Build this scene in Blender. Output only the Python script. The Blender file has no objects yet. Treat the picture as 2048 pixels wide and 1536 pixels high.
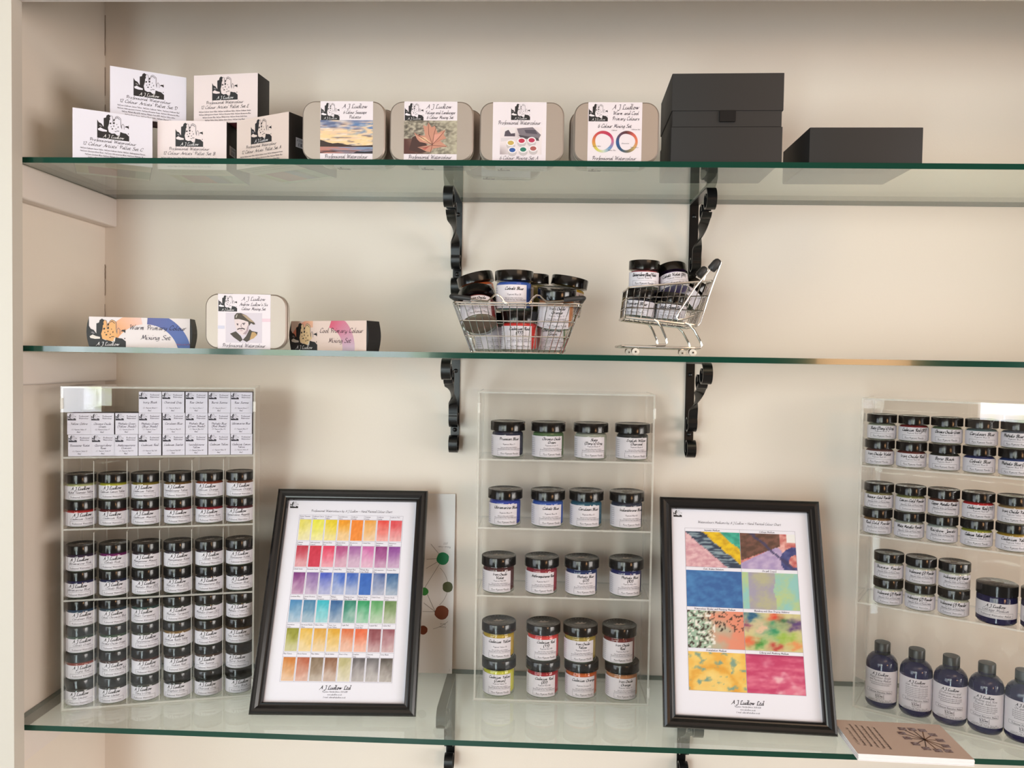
import bpy, math, random
from mathutils import Vector, Matrix, noise
random.seed(7)
C = bpy.context.scene.collection
PI = math.pi
R = math.radians
EPS = 1.2e-4

def lin(c):
    return tuple(((x/255)/12.92 if x/255 <= .04045 else ((x/255+.055)/1.055)**2.4) for x in c)

# ------------------------------------------------------------------ materials
def mat(name, col=(200, 200, 200), rough=.5, metal=0., spec=.5, bump=None, alpha=None, coat=0):
    m = bpy.data.materials.new(name); m.use_nodes = True
    n = m.node_tree; b = n.nodes['Principled BSDF']
    b.inputs['Base Color'].default_value = (*lin(col), 1)
    b.inputs['Roughness'].default_value = rough
    b.inputs['Metallic'].default_value = metal
    b.inputs['Specular IOR Level'].default_value = spec
    if coat: b.inputs['Coat Weight'].default_value = coat
    if alpha is not None: b.inputs['Alpha'].default_value = alpha
    if bump:
        t = n.nodes.new('ShaderNodeTexNoise'); t.inputs['Scale'].default_value = bump[0]; t.inputs['Detail'].default_value = 4
        tc = n.nodes.new('ShaderNodeTexCoord'); n.links.new(tc.outputs['Object'], t.inputs['Vector'])
        bp = n.nodes.new('ShaderNodeBump'); bp.inputs['Strength'].default_value = bump[1]; bp.inputs['Distance'].default_value = .001
        n.links.new(t.outputs['Fac'], bp.inputs['Height']); n.links.new(bp.outputs['Normal'], b.inputs['Normal'])
    return m

def clear(name, tint, ior, rough=0., haze=None):
    """clear sheet: tinted see-through plus a Fresnel mirror, the same on both faces"""
    m = bpy.data.materials.new(name); m.use_nodes = True
    t = m.node_tree; t.nodes.clear()
    out = t.nodes.new('ShaderNodeOutputMaterial'); mix = t.nodes.new('ShaderNodeMixShader')
    tr = t.nodes.new('ShaderNodeBsdfTransparent'); tr.inputs[0].default_value = (*tint, 1)
    gl = t.nodes.new('ShaderNodeBsdfGlossy'); gl.inputs['Roughness'].default_value = rough
    gl.inputs['Color'].default_value = (1, 1, 1, 1)
    fr = t.nodes.new('ShaderNodeFresnel'); ge = t.nodes.new('ShaderNodeNewGeometry')
    mr = t.nodes.new('ShaderNodeMapRange')
    mr.inputs['To Min'].default_value = ior; mr.inputs['To Max'].default_value = 1/ior
    t.links.new(ge.outputs['Backfacing'], mr.inputs['Value']); t.links.new(mr.outputs['Result'], fr.inputs['IOR'])
    t.links.new(fr.outputs[0], mix.inputs[0]); t.links.new(tr.outputs[0], mix.inputs[1]); t.links.new(gl.outputs[0], mix.inputs[2])
    last = mix
    if haze:
        df = t.nodes.new('ShaderNodeBsdfDiffuse'); df.inputs[0].default_value = (*haze[1], 1)
        m2 = t.nodes.new('ShaderNodeMixShader'); m2.inputs[0].default_value = haze[0]
        t.links.new(mix.outputs[0], m2.inputs[1]); t.links.new(df.outputs[0], m2.inputs[2]); last = m2
    t.links.new(last.outputs[0], out.inputs[0])
    return m

M = {}
M['paint'] = mat('cream_wall_paint', (233, 222, 211), .75, bump=(260, .12))
M['paint2'] = mat('ivory_gloss_trim_paint', (230, 219, 213), .5, bump=(120, .08))
M['crack'] = mat('dark_crack', (132, 110, 90), .9)
M['floor'] = mat('grey_floor', (152, 148, 142), .5)
M['glass'] = clear('shelf_glass', (.90, .955, .925), 1.4, haze=(.03, (.80, .89, .83)))
M['glass_low'] = clear('brightened_shelf_glass', (.95, .99, .985), 1.5, haze=(.16, (.86, .99, .97)))  # pale diffuse haze mixed in to brighten the lowest shelf
M['glass_edge'] = mat('shelf_glass_green_edge', (14, 62, 50), .12, coat=.3)
M['acrylic'] = clear('clear_acrylic', (.988, .988, .985), 1.42)
M['acrylic_edge'] = mat('acrylic_cut_edge', (246, 243, 236), .25, alpha=.40)
M['jar'] = clear('jar_glass', (.955, .975, .955), 1.45, .02)
M['jarbase'] = mat('thick_jar_glass', (118, 134, 116), .08, alpha=.42)
M['lid'] = mat('black_lid_plastic', (11, 9, 9), .16, bump=None)
M['cap'] = mat('black_cap_plastic', (17, 15, 15), .38)
M['cobalt'] = mat('cobalt_blue_bottle', (13, 10, 62), .1)
M['iron'] = mat('black_iron', (16, 16, 17), .26)
M['chrome'] = mat('chrome_wire', (225, 222, 218), .12, metal=1.)
M['tin'] = mat('brushed_tin', (172, 159, 150), .5, metal=.7, bump=(900, .05))
M['tinrim'] = mat('bright_tin_rim', (226, 220, 208), .28, metal=.85)
M['blackcard'] = mat('black_box_card', (30, 28, 29), .62)
M['ribbon'] = mat('black_ribbon', (14, 12, 14), .55, spec=.25)
M['frame'] = mat('black_frame_lacquer', (24, 22, 23), .24)
M['board'] = mat('backing_board', (92, 70, 50), .8)
M['rubber'] = mat('grip_rubber', (44, 44, 46), .5)
M['wheel'] = mat('clear_wheel_plastic', (222, 214, 204), .2)
M['pageedge'] = mat('stacked_paper_edge', (246, 243, 246), .7)

def print_mat(name='printed_ink', rough=.55, coat=0.):
    m = mat(name, rough=rough, coat=coat)
    n = m.node_tree; a = n.nodes.new('ShaderNodeAttribute'); a.attribute_name = 'Col'
    k = n.nodes.new('ShaderNodeVectorMath'); k.operation = 'SCALE'; k.inputs['Scale'].default_value = .85
    n.links.new(a.outputs['Color'], k.inputs[0]); n.links.new(k.outputs[0], n.nodes['Principled BSDF'].inputs['Base Color'])
    return m
M['print'] = print_mat()
_pc = {}
def colmat(rgb, rough=.75):
    k = tuple(rgb)
    if k not in _pc: _pc[k] = mat('pigment_%d' % len(_pc), rgb, rough)
    return _pc[k]

# ------------------------------------------------------------------ mesh builder
class MB:
    def __init__(s): s.v = []; s.f = []; s.m = []; s.s = []; s.c = []; s.mats = []
    def mi(s, m):
        if m not in s.mats: s.mats.append(m)
        return s.mats.index(m)
    def face(s, pts, m, smooth=False, col=(1, 1, 1)):
        b = len(s.v); s.v += [tuple(p) for p in pts]; s.f.append(list(range(b, b+len(pts))))
        s.m.append(s.mi(m)); s.s.append(smooth); s.c.append(col)
    def faces(s, verts, faces, m, smooth=False, col=(1, 1, 1)):
        b = len(s.v); s.v += [tuple(p) for p in verts]; k = s.mi(m)
        for f in faces:
            s.f.append([b+i for i in f]); s.m.append(k); s.s.append(smooth); s.c.append(col)
        return s
    def box(s, x0, x1, y0, y1, z0, z1, m, T=None, col=(1, 1, 1), edge=None):
        v = [Vector(p) for p in ((x0,y0,z0),(x1,y0,z0),(x1,y1,z0),(x0,y1,z0),(x0,y0,z1),(x1,y0,z1),(x1,y1,z1),(x0,y1,z1))]
        if T: v = [T @ p for p in v]
        F = [(0,3,2,1),(4,5,6,7),(0,1,5,4),(2,3,7,6),(1,2,6,5),(3,0,4,7)]
        if edge is None: s.faces(v, F, m, col=col)
        else:
            d = [z1-z0, z1-z0, y1-y0, y1-y0, x1-x0, x1-x0]; t = min(d)
            b = len(s.v); s.v += [tuple(p) for p in v]
            for f, q in zip(F, d):
                s.f.append([b+i for i in f]); s.m.append(s.mi(m if q == t else edge)); s.s.append(False); s.c.append(col)
        return s
    def bbox(s, x0, x1, y0, y1, z0, z1, m, r=.001, T=None, col=(1, 1, 1), seg=2):
        """box with rounded vertical (z) edges and small chamfers"""
        return s.rprism([(x0,y0),(x1,y0),(x1,y1),(x0,y1)], z0, z1, r, m, T, col, seg)
    def rprism(s, poly, z0, z1, r, m, T=None, col=(1, 1, 1), seg=4, ch=None, axis='z'):
        """prism over a rounded rectangle, edges chamfered by ch"""
        ch = r*.4 if ch is None else ch
        (x0, y0), _, (x1, y1), _ = poly
        def ring(off, z):
            rr = max(r-off, 1e-5); out = []
            for cx, cy, a0 in ((x1-off-rr, y1-off-rr, 0), (x0+off+rr, y1-off-rr, 90), (x0+off+rr, y0+off+rr, 180), (x1-off-rr, y0+off+rr, 270)):
                for i in range(seg+1):
                    a = R(a0+90*i/seg); out.append((cx+rr*math.cos(a), cy+rr*math.sin(a), z))
            return out
        rings = [ring(ch, z0), ring(0, z0+ch), ring(0, z1-ch), ring(ch, z1)]
        n = len(rings[0]); V = [Vector(p) for q in rings for p in q]
        if axis == 'y': V = [Vector((p.x, p.z, p.y)) for p in V]
        if T: V = [T @ p for p in V]
        F = []
        for k in range(3):
            for i in range(n):
                j = (i+1) % n; F.append((k*n+i, k*n+j, (k+1)*n+j, (k+1)*n+i))
        F.append(tuple(range(n-1, -1, -1))); F.append(tuple(range(3*n, 4*n)))
        if axis == 'y': F = [tuple(reversed(f)) for f in F]
        return s.faces(V, F, m, True, col)
    def lathe(s, prof, m, n=28, T=None, smooth=True, mats=None):
        V = []; F = []
        for r, z in prof:
            for i in range(n):
                a = 2*PI*i/n; V.append(Vector((r*math.cos(a), r*math.sin(a), z)))
        if T: V = [T @ p for p in V]
        b = len(s.v); s.v += [tuple(p) for p in V]
        for k in range(len(prof)-1):
            mm = s.mi(mats[k] if mats else m)
            for i in range(n):
                j = (i+1) % n
                s.f.append([b+k*n+i, b+k*n+j, b+(k+1)*n+j, b+(k+1)*n+i]); s.m.append(mm); s.s.append(smooth); s.c.append((1, 1, 1))
        for k, rev in ((0, True), (len(prof)-1, False)):
            if prof[k][0] > 1e-5:
                q = [b+k*n+i for i in range(n)]
                s.f.append(q[::-1] if rev else q); s.m.append(s.mi(mats[0 if rev else -1] if mats else m)); s.s.append(False); s.c.append((1, 1, 1))
        return s
    def tube(s, pts, r, m, n=8, closed=False):
        P = [Vector(p) for p in pts]; N = len(P); V = []; F = []; up = None
        for i in range(N):
            a = P[(i-1) % N] if (i or closed) else P[0]; c = P[(i+1) % N] if (i < N-1 or closed) else P[-1]
            t = (c-a).normalized()
            if up is None:
                up = Vector((0, 0, 1)) if abs(t.z) < .9 else Vector((1, 0, 0))
            up = (up - t*up.dot(t)).normalized(); w = t.cross(up)
            for k in range(n):
                q = 2*PI*k/n; V.append(P[i]+up*(r*math.cos(q))+w*(r*math.sin(q)))
        for i in range(N if closed else N-1):
            j = (i+1) % N
            for k in range(n):
                l = (k+1) % n; F.append((i*n+k, i*n+l, j*n+l, j*n+k))
        if not closed:
            F.append(tuple(range(n-1, -1, -1))); F.append(tuple((N-1)*n+k for k in range(n)))
        return s.faces(V, F, m, True)
    def strip(s, pts, wd, w, t, m):
        """flat bar swept along pts; wd = list of width directions"""
        P = [Vector(p) for p in pts]; V = []; F = []; N = len(P)
        for i in range(N):
            T = (P[min(i+1, N-1)]-P[max(i-1, 0)]).normalized()
            W = Vector(wd[i]); W = (W-T*W.dot(T)).normalized(); K = T.cross(W)
            for a, b in ((-1, -1), (1, -1), (1, 1), (-1, 1)): V.append(P[i]+W*(a*w/2)+K*(b*t/2))
        for i in range(N-1):
            for k in range(4):
                l = (k+1) % 4; F.append((i*4+k, i*4+l, (i+1)*4+l, (i+1)*4+k))
        F.append((3, 2, 1, 0)); F.append(tuple((N-1)*4+k for k in range(4)))
        return s.faces(V, F, m, True)
    def sheet(s, sh, mp):
        k = s.mi(M['print'])
        for pts, col, lay in sh.P:
            b = len(s.v); s.v += [tuple(mp(u, v, lay)) for u, v in pts]
            s.f.append(list(range(b, b+len(pts)))); s.m.append(k); s.s.append(False); s.c.append(col)
        return s
    def mesh(s, name, angle=40):
        me = bpy.data.meshes.new(name); me.from_pydata(s.v, [], s.f)
        for m in s.mats: me.materials.append(m)
        me.polygons.foreach_set('material_index', s.m); me.polygons.foreach_set('use_smooth', s.s)
        if M['print'] in s.mats:
            a = me.color_attributes.new(name='Col', type='FLOAT_COLOR', domain='CORNER'); d = []
            for p, c in zip(s.f, s.c):
                if len(c) == len(p) and not isinstance(c[0], (int, float)):
                    for q in c: d += [*q, 1.]
                else:
                    d += [*c, 1.]*len(p)
            a.data.foreach_set('color', d)
        me.update()
        if any(s.s): me.set_sharp_from_angle(angle=R(angle))
        return me

def put(name, me, parent=None, loc=None, label=None):
    if isinstance(me, MB): me = me.mesh(name)
    o = bpy.data.objects.new(name, me); C.objects.link(o)
    if parent: o.parent = parent
    if loc is not None: o.location = loc
    if label: o['label'] = label
    return o
def thing(name, label, cat, loc, rz=0, group=None, rot=None):
    o = bpy.data.objects.new(name, None); C.objects.link(o); o.empty_display_size = .02
    o.location = loc; o.rotation_euler = rot if rot else (0, 0, rz); tag(o, label, cat, group); return o
def tag(o, label, cat, group=None):
    o['label'] = label; o['category'] = cat
    if group: o['group'] = group
    return o
def struct(name, mb):
    o = put(name, mb); o['kind'] = 'structure'; return o

# ------------------------------------------------------------------ pen lettering (chancery italic drawn as broad-nib strokes)
# y: 4 = baseline, 9 = x-height, e = capital height ; '~' = smooth stroke
G = {
'a':'6.6|~59391806143559 ~59556475','b':'6.2|~1f0b0614345658492907','c':'5.2|~584929180614344555','d':'6.8|~59391806143559 ~3f6f5b555475','e':'5.4|~0647584929180614344555',
'f':'3.3|~5e4f3d2311 0949','g':'6.4|~59391806143559 ~59533101','h':'6.6|~1f0b04 ~0629495955546475','i':'3|~0905041425 1d2d','j':'3|~19130101 2c3c',
'k':'6.2|~1f0b04 ~0739480706 2654','l':'3|~1f0b050424','m':'9.6|0904 ~06293934 ~3659696474','n':'6.6|0904 ~0629495955546475','o':'6.2|~29180614345657482939','p':'6.4|0900 ~06294958563414',
'q':'6.4|~59391806143559 5950','r':'4.8|0904 ~062949','s':'4.8|~4829181736452404','t':'4.2|~1c06142445 0949','u':'6.8|~09050434465759 ~59556475','v':'5.6|0924 2449',
'w':'8.4|0914 1439 3944 4479','x':'5.8|0954 5904','y':'6.2|~0905143447 ~59431101','z':'5.2|0949 4904 0454',
'A':'8.6|~030436 366e 6e84 3868','B':'8|2e24 ~0c2e5e7c5a29 ~29597754340414','C':'8|~8c7e4e1b0715446586','D':'9|2e24 ~0b1e4e7d8a76542414','E':'7.2|~6d4e2d2b4a ~4a1806144465',
'F':'7|3e2504 ~0c1e7e 295a','G':'8.4|~8c7e4e1b0715446578 5888','H':'9.4|2e24 8e84 2989','I':'4.5|2e24','J':'5.6|~1d2e5e 5e53 ~53311102','K':'8|2e24 8e29 2984',
'L':'8|~6d4e2d251404 ~0414347485','M':'12|~041536 363e 3e66 669e 9eb4','N':'9.4|~04152e 2e74 749e','O':'9.2|~4e1b07153464868a7d4e','P':'7.6|2e24 ~0b1e5e7c694829',
'Q':'9.2|~4e1b07153464868a7d4e ~456493','R':'8.2|2e24 ~0b1e5e7c5a29 ~4a6584','S':'7.6|~7d5e2d2b597765341405','T':'8|5e44 ~0c1e8e9f','U':'9.2|~1e163464878e 8e84',
'V':'8.6|~0d1e2e44 449f','W':'12.4|~0d1e2e34 347d 7d84 84df','X':'8|1e84 8e04','Y':'8|~0d1e2e49 9e49 4944','Z':'8|1e8e 8e04 0484',
'0':'6.6|~3e1c0714346658 ~586b5e3e','1':'4.4|1c3e 3e34','2':'6.4|~0c2e4e5c4904 0454','3':'6.2|~0d3e5c29 ~2957341405','4':'6.6|4e07 0767 4e44','5':'6.2|5e1e 1e1a ~1a4956341405',
'6':'6.4|~4e1b061434564929 ~2907','7':'6.2|0e5e 5e14','8':'6.4|~3a1c3e5c3a ~3a0724345647 ~473a','9':'6.4|~5a3819 ~191d3e5d5a14','(':'3.6|~3f0b0730',')':'3.6|~0f3b3700',
'.':'2.6|0515 0414',',':'2.6|1402',"'":'2.6|1f1c','-':'4.5|0848','~':'6|~07294869','/':'5|025e','@':'10|~6a3a3666 ~667b9a7d3d081353','_':'4|0444',
':':'2.6|0515 0919',' ':'3.6|','\u00a3':'6.6|~5d3e1c1404 0454 0949','&':'7|~741d3e4c07154478'}
G = {k: (float(v.split('|')[0]), v.split('|')[1]) for k, v in G.items()}
_gc = {}
def glyph(ch, fine):
    k = (ch, fine)
    if k in _gc: return _gc[k]
    w, d = G.get(ch, G['-']); out = []
    for st in d.split():
        sm = st[0] == '~'; st = st.lstrip('~')
        if len(st) % 2: st = st[:-1]
        p = [(int(st[i], 16), int(st[i+1], 16)-4) for i in range(0, len(st), 2)]
        if sm and fine > 1 and len(p) > 2:
            q = []
            for i in range(len(p)-1):
                a, b, c, e = p[max(i-1, 0)], p[i], p[i+1], p[min(i+2, len(p)-1)]
                for j in range(fine):
                    t = j/fine
                    q.append(tuple(.5*(2*b[z]+(c[z]-a[z])*t+(2*a[z]-5*b[z]+4*c[z]-e[z])*t*t+(3*b[z]-a[z]-3*c[z]+e[z])*t**3) for z in (0, 1)))
            q.append(p[-1]); p = q
        out.append(p)
    _gc[k] = (w, out); return _gc[k]

class Sheet:
    """flat printed artwork in metres: u to the right, v up"""
    def __init__(s, w, h, bg=(238, 233, 240), curved=False, nob=False):
        s.w, s.h, s.P, s.cv = w, h, [], curved
        if not nob: s.rect(0, w, 0, h, bg, 0)
    def poly(s, pts, col, lay=1): s.P.append((pts, lin(col), lay))
    def rect(s, u0, u1, v0, v1, col, lay=1):
        n = max(1, math.ceil((u1-u0)/.0025)) if s.cv else 1
        for i in range(n):
            a = u0+(u1-u0)*i/n; b = u0+(u1-u0)*(i+1)/n
            s.poly([(a, v0), (b, v0), (b, v1), (a, v1)], col, lay)
    def outline(s, u0, u1, v0, v1, t, col=(60, 55, 70), lay=1):
        s.rect(u0, u1, v0, v0+t, col, lay); s.rect(u0, u1, v1-t, v1, col, lay)
        s.rect(u0, u0+t, v0, v1, col, lay); s.rect(u1-t, u1, v0, v1, col, lay)
    def line(s, pts, w, col, lay=2):
        for (a, b), (c, d) in zip(pts, pts[1:]):
            l = math.hypot(c-a, d-b) or 1e-9; nx, ny = -(d-b)/l*w/2, (c-a)/l*w/2
            s.poly([(a-nx, b-ny), (c-nx, d-ny), (c+nx, d+ny), (a+nx, b+ny)], col, lay)
    def disc(s, x, y, r, col, lay=2, n=20, ry=None):
        ry = ry or r
        s.poly([(x+r*math.cos(2*PI*i/n), y+ry*math.sin(2*PI*i/n)) for i in range(n)], col, lay)
    def text(s, t, x, y, size, col=(50, 44, 58), wt=1., fit=None, slant=.22, align='c', lay=2, sx=.93, rot=0):
        """size = capital height in metres"""
        k = size/10.
        W = sum(glyph(c, 1)[0]+1.1 for c in t)*k*sx
        if fit and W > fit: sx *= fit/W; W = fit
        fine = 3 if size > .0028 else (2 if size > .0016 else 1)
        cx = x - (W/2 if align == 'c' else (W if align == 'r' else 0))
        wt *= 1.45; nx, ny = math.cos(R(38))*wt*.62*k, math.sin(R(38))*wt*.62*k
        L = lin(col); ca, sa = math.cos(rot), math.sin(rot)
        for ch in t:
            w, sts = glyph(ch, fine)
            for p in sts:
                q = [(cx+(a*sx+b*slant)*k, y+b*k) for a, b in p]
                for (a, b), (c, d) in zip(q, q[1:]):
                    l = math.hypot(c-a, d-b)
                    if l < 1e-9: continue
                    ox, oy = nx, ny; cr = ((c-a)*ny-(d-b)*nx)/l; mn = .30*k*wt
                    if abs(cr) < mn:
                        px, py = -(d-b)/l, (c-a)/l; sg = 1 if cr >= 0 else -1
                        ox, oy = nx+px*sg*(mn-abs(cr)), ny+py*sg*(mn-abs(cr))
                    e = .12*k*wt; dx, dy = (c-a)/l*e, (d-b)/l*e
                    Q = [(a-dx-ox, b-dy-oy), (c+dx-ox, d+dy-oy), (c+dx+ox, d+dy+oy), (a-dx+ox, b-dy+oy)]
                    if rot: Q = [(x+(u-x)*ca-(v-y)*sa, y+(u-x)*sa+(v-y)*ca) for u, v in Q]
                    s.P.append((Q, L, lay))
            cx += (w+1.1)*k*sx
    def grid(s, u0, u1, v0, v1, nx, ny, fn, lay=1):
        """fn(x,y) in 0..1 -> rgb; smooth colours"""
        c = [[lin(tuple(min(255, max(0, q)) for q in fn(i/nx, j/ny))) for i in range(nx+1)] for j in range(ny+1)]
        for j in range(ny):
            for i in range(nx):
                a, b = u0+(u1-u0)*i/nx, u0+(u1-u0)*(i+1)/nx; d, e = v0+(v1-v0)*j/ny, v0+(v1-v0)*(j+1)/ny
                s.P.append(([(a, d), (b, d), (b, e), (a, e)], (c[j][i], c[j][i+1], c[j+1][i+1], c[j+1][i]), lay))
    def logo(s, x, y, w, h=None, words=True, paper=(240, 234, 238), ink=(28, 24, 28), stone=None, lay=1):
        h = h or w*.92; f = lambda pts: [(x+a*w, y+b*h) for a, b in pts]
        s.poly(f([(0, 0), (1, 0), (1, .20), (.9, .30), (.82, .31), (.72, .34), (.70, .22), (.62, .18), (.55, .25), (.45, .23), (.36, .28), (.33, .45), (.37, .62), (.38, .84), (.42, .93), (.35, .98), (.29, .93), (.27, .84), (.2, .81), (.2, .46), (.13, .58), (.05, .62), (0, .72)]), ink, lay)
        s.poly(f([(.02, .36), (.10, .42), (.19, .37), (.30, .34), (.30, .28), (.16, .27), (.04, .30)]), paper, lay+1)
        s.poly(f([(.05, .50), (.10, .53), (.16, .47), (.12, .44)]), (130, 124, 130), lay+1)
        st = stone or paper
        if stone: s.poly(f([(.36, .28), (.33, .45), (.37, .62), (.38, .84), (.42, .93), (.48, .9), (.5, .8), (.57, .92), (.66, .94), (.74, .84), (.73, .66), (.78, .6), (.80, .42), (.72, .34), (.70, .22), (.6, .2)]), st, lay+1)
        g = (120, 112, 120)
        s.line(f([(.42, .94), (.47, .92), (.485, .80), (.49, .62)]), .012*w, g, lay+2)
        s.line(f([(.55, .80), (.57, .91), (.62, .95), (.68, .92), (.735, .86), (.735, .62), (.75, .50)]), .014*w, g, lay+2)
        s.line(f([(.58, .86), (.63, .90), (.70, .82)]), .016*w, (60, 54, 60), lay+2)
        s.line(f([(.76, .46), (.76, .60), (.80, .67), (.84, .60), (.84, .46)]), .012*w, g, lay+2)
        for a, b, c, d in ((.52, .78, .022, .045), (.52, .66, .022, .045), (.515, .54, .016, .028), (.65, .52, .012, .035), (.41, .63, .028, .035), (.38, .80, .02, .05),
                           (.47, .42, .026, .025), (.43, .50, .014, .02), (.58, .44, .014, .02), (.64, .36, .05, .012), (.57, .33, .03, .012), (.97, .30, .014, .025), (.36, .71, .016, .03), (.61, .62, .01, .02)):
            s.poly(f([(a-c, b-d*.7), (a, b-d), (a+c, b-d*.5), (a+c*.8, b+d), (a-c*.6, b+d*.8)]), ink, lay+2)
        s.poly(f([(.86, .55), (.90, .60), (.96, .61), (.99, .58), (.985, .50), (.93, .545)]), ink, lay+1)
        s.line(f([(.97, .5), (.98, .64)]), .01*w, ink, lay+2)
        s.poly(f([(.68, .30), (.72, .34), (.70, .18), (.66, .2)]), paper, lay+2)
        if words: s.text('A J Ludlow', x+w*.52, y+h*.05, h*.115, (244, 240, 244), 1.25, fit=w*.86, lay=lay+3)

def plane(O, U, V):
    O, U, V = Vector(O), Vector(U).normalized(), Vector(V).normalized(); N = U.cross(V)
    return lambda u, v, l: O+U*u+V*v+N*(EPS*(l+1))
def cyl(rad, z0, uc, ang=0, T=None):
    """wrap: u=uc lies at the front (-y) turned by ang"""
    def f(u, v, l):
        a = (u-uc)/rad+ang; r = rad+EPS*(l+1)
        return (r*math.sin(a), -r*math.cos(a), z0+v)
    return f
def fbm(x, y, z=0, o=3): return noise.fractal(Vector((x, y, z)), 1., 2., o)
def mixc(a, b, t):
    t = max(0, min(1, t)); return tuple(p+(q-p)*t for p, q in zip(a, b))

# ------------------------------------------------------------------ camera
cam = bpy.data.cameras.new('camera'); co = bpy.data.objects.new('camera', cam); C.objects.link(co)
cam.sensor_width = 36; cam.lens = 1572.87/2048*36; cam.clip_start = .01
rx, up, fw = Vector((.99909476, .03918215, .01656582)), Vector((-.01780229, .03142148, .99934767)), Vector((-.03863606, .99873793, -.03209057))
co.matrix_world = Matrix(((rx.x, up.x, -fw.x, 0), (rx.y, up.y, -fw.y, -1.37), (rx.z, up.z, -fw.z, 1.5), (0, 0, 0, 1)))
bpy.context.scene.camera = co

# ------------------------------------------------------------------ the alcove and the room
XL = -.778; XR = 1.12; YF = -.27
struct('wall_back', MB().box(-1.2, 1.3, 0, .08, 0, 2.6, M['paint']))
struct('wall_left', MB().box(XL-.05, XL, YF, 0, 0, 2.3, M['paint']))
struct('wall_right', MB().box(XR, XR+.05, YF, 0, 0, 2.3, M['paint']))
struct('ceiling', MB().box(XL, XR, YF, 0, 2.18, 2.24, M['paint']))
M['stile'] = mat('darkened_frame_paint', (208, 201, 192), .5, bump=(120, .08))  # trim paint copy, darkened to offset the strong light on the stile
struct('trim_1', MB().box(-1.25, -.7448, YF-.022, YF, 0, 2.6, M['stile']))
struct('trim_2', MB().box(-.7448, 1.3, YF-.022, YF, 1.9925, 2.6, M['paint2']))
struct('floor', MB().box(-3, 3, -4, .1, -.05, 0, M['floor']))
GT = .008
ZT, ZM, ZB = 1.7702, 1.4994, .9417        # undersides of the three glass shelves
k = 3
for z in (ZT, ZM):
    b = MB().rprism([(XL, z-.05), (XL+.022, z-.05), (XL+.022, z), (XL, z)], YF+.004, 0, .0035, M['paint2'], ch=.002, axis='y')
    struct('trim_%d' % k, b); k += 1
b = MB().box(XL, XL+.022, YF+.004, 0, ZB-.05, ZB, M['paint2']); struct('trim_5', b)
# fine crack in the corner filler
b = MB()
for z0, z1, w in ((2.02, 2.09, .0012), (1.95, 2.0, .0008), (1.86, 1.935, .0009), (1.60, 1.64, .0008), (1.63, 1.655, .0016), (1.54, 1.585, .0007)):
    n = 6; pts = [(XL+.0006+.0012*fbm(z0+i, z1*9), -.0008, z0+(z1-z0)*i/n) for i in range(n+1)]
    b.strip(pts, [(1, 0, 0)]*len(pts), w*.7, .0005, M['crack'])
struct('trim_6', b)['label'] = 'fine dark crack in the corner filler'

def shelf(z, lab, g='glass'):
    b = MB(); x0, x1, y0, y1 = XL+.0005, XR-.0005, -.258, -.0008
    b.box(x0, x1, y0, y1, z, z+GT, M[g], edge=M['glass_edge'])
    return tag(put('glass_shelf', b), lab, 'shelf', 'glass shelves in the alcove')
shelf(ZT, 'topmost glass shelf with green edge, carrying boxes and tins')
shelf(ZM, 'middle glass shelf seen edge-on, carrying basket and trolley')
shelf(ZB, 'lowest glass shelf seen from above, carrying cases and frames', 'glass_low')

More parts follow.
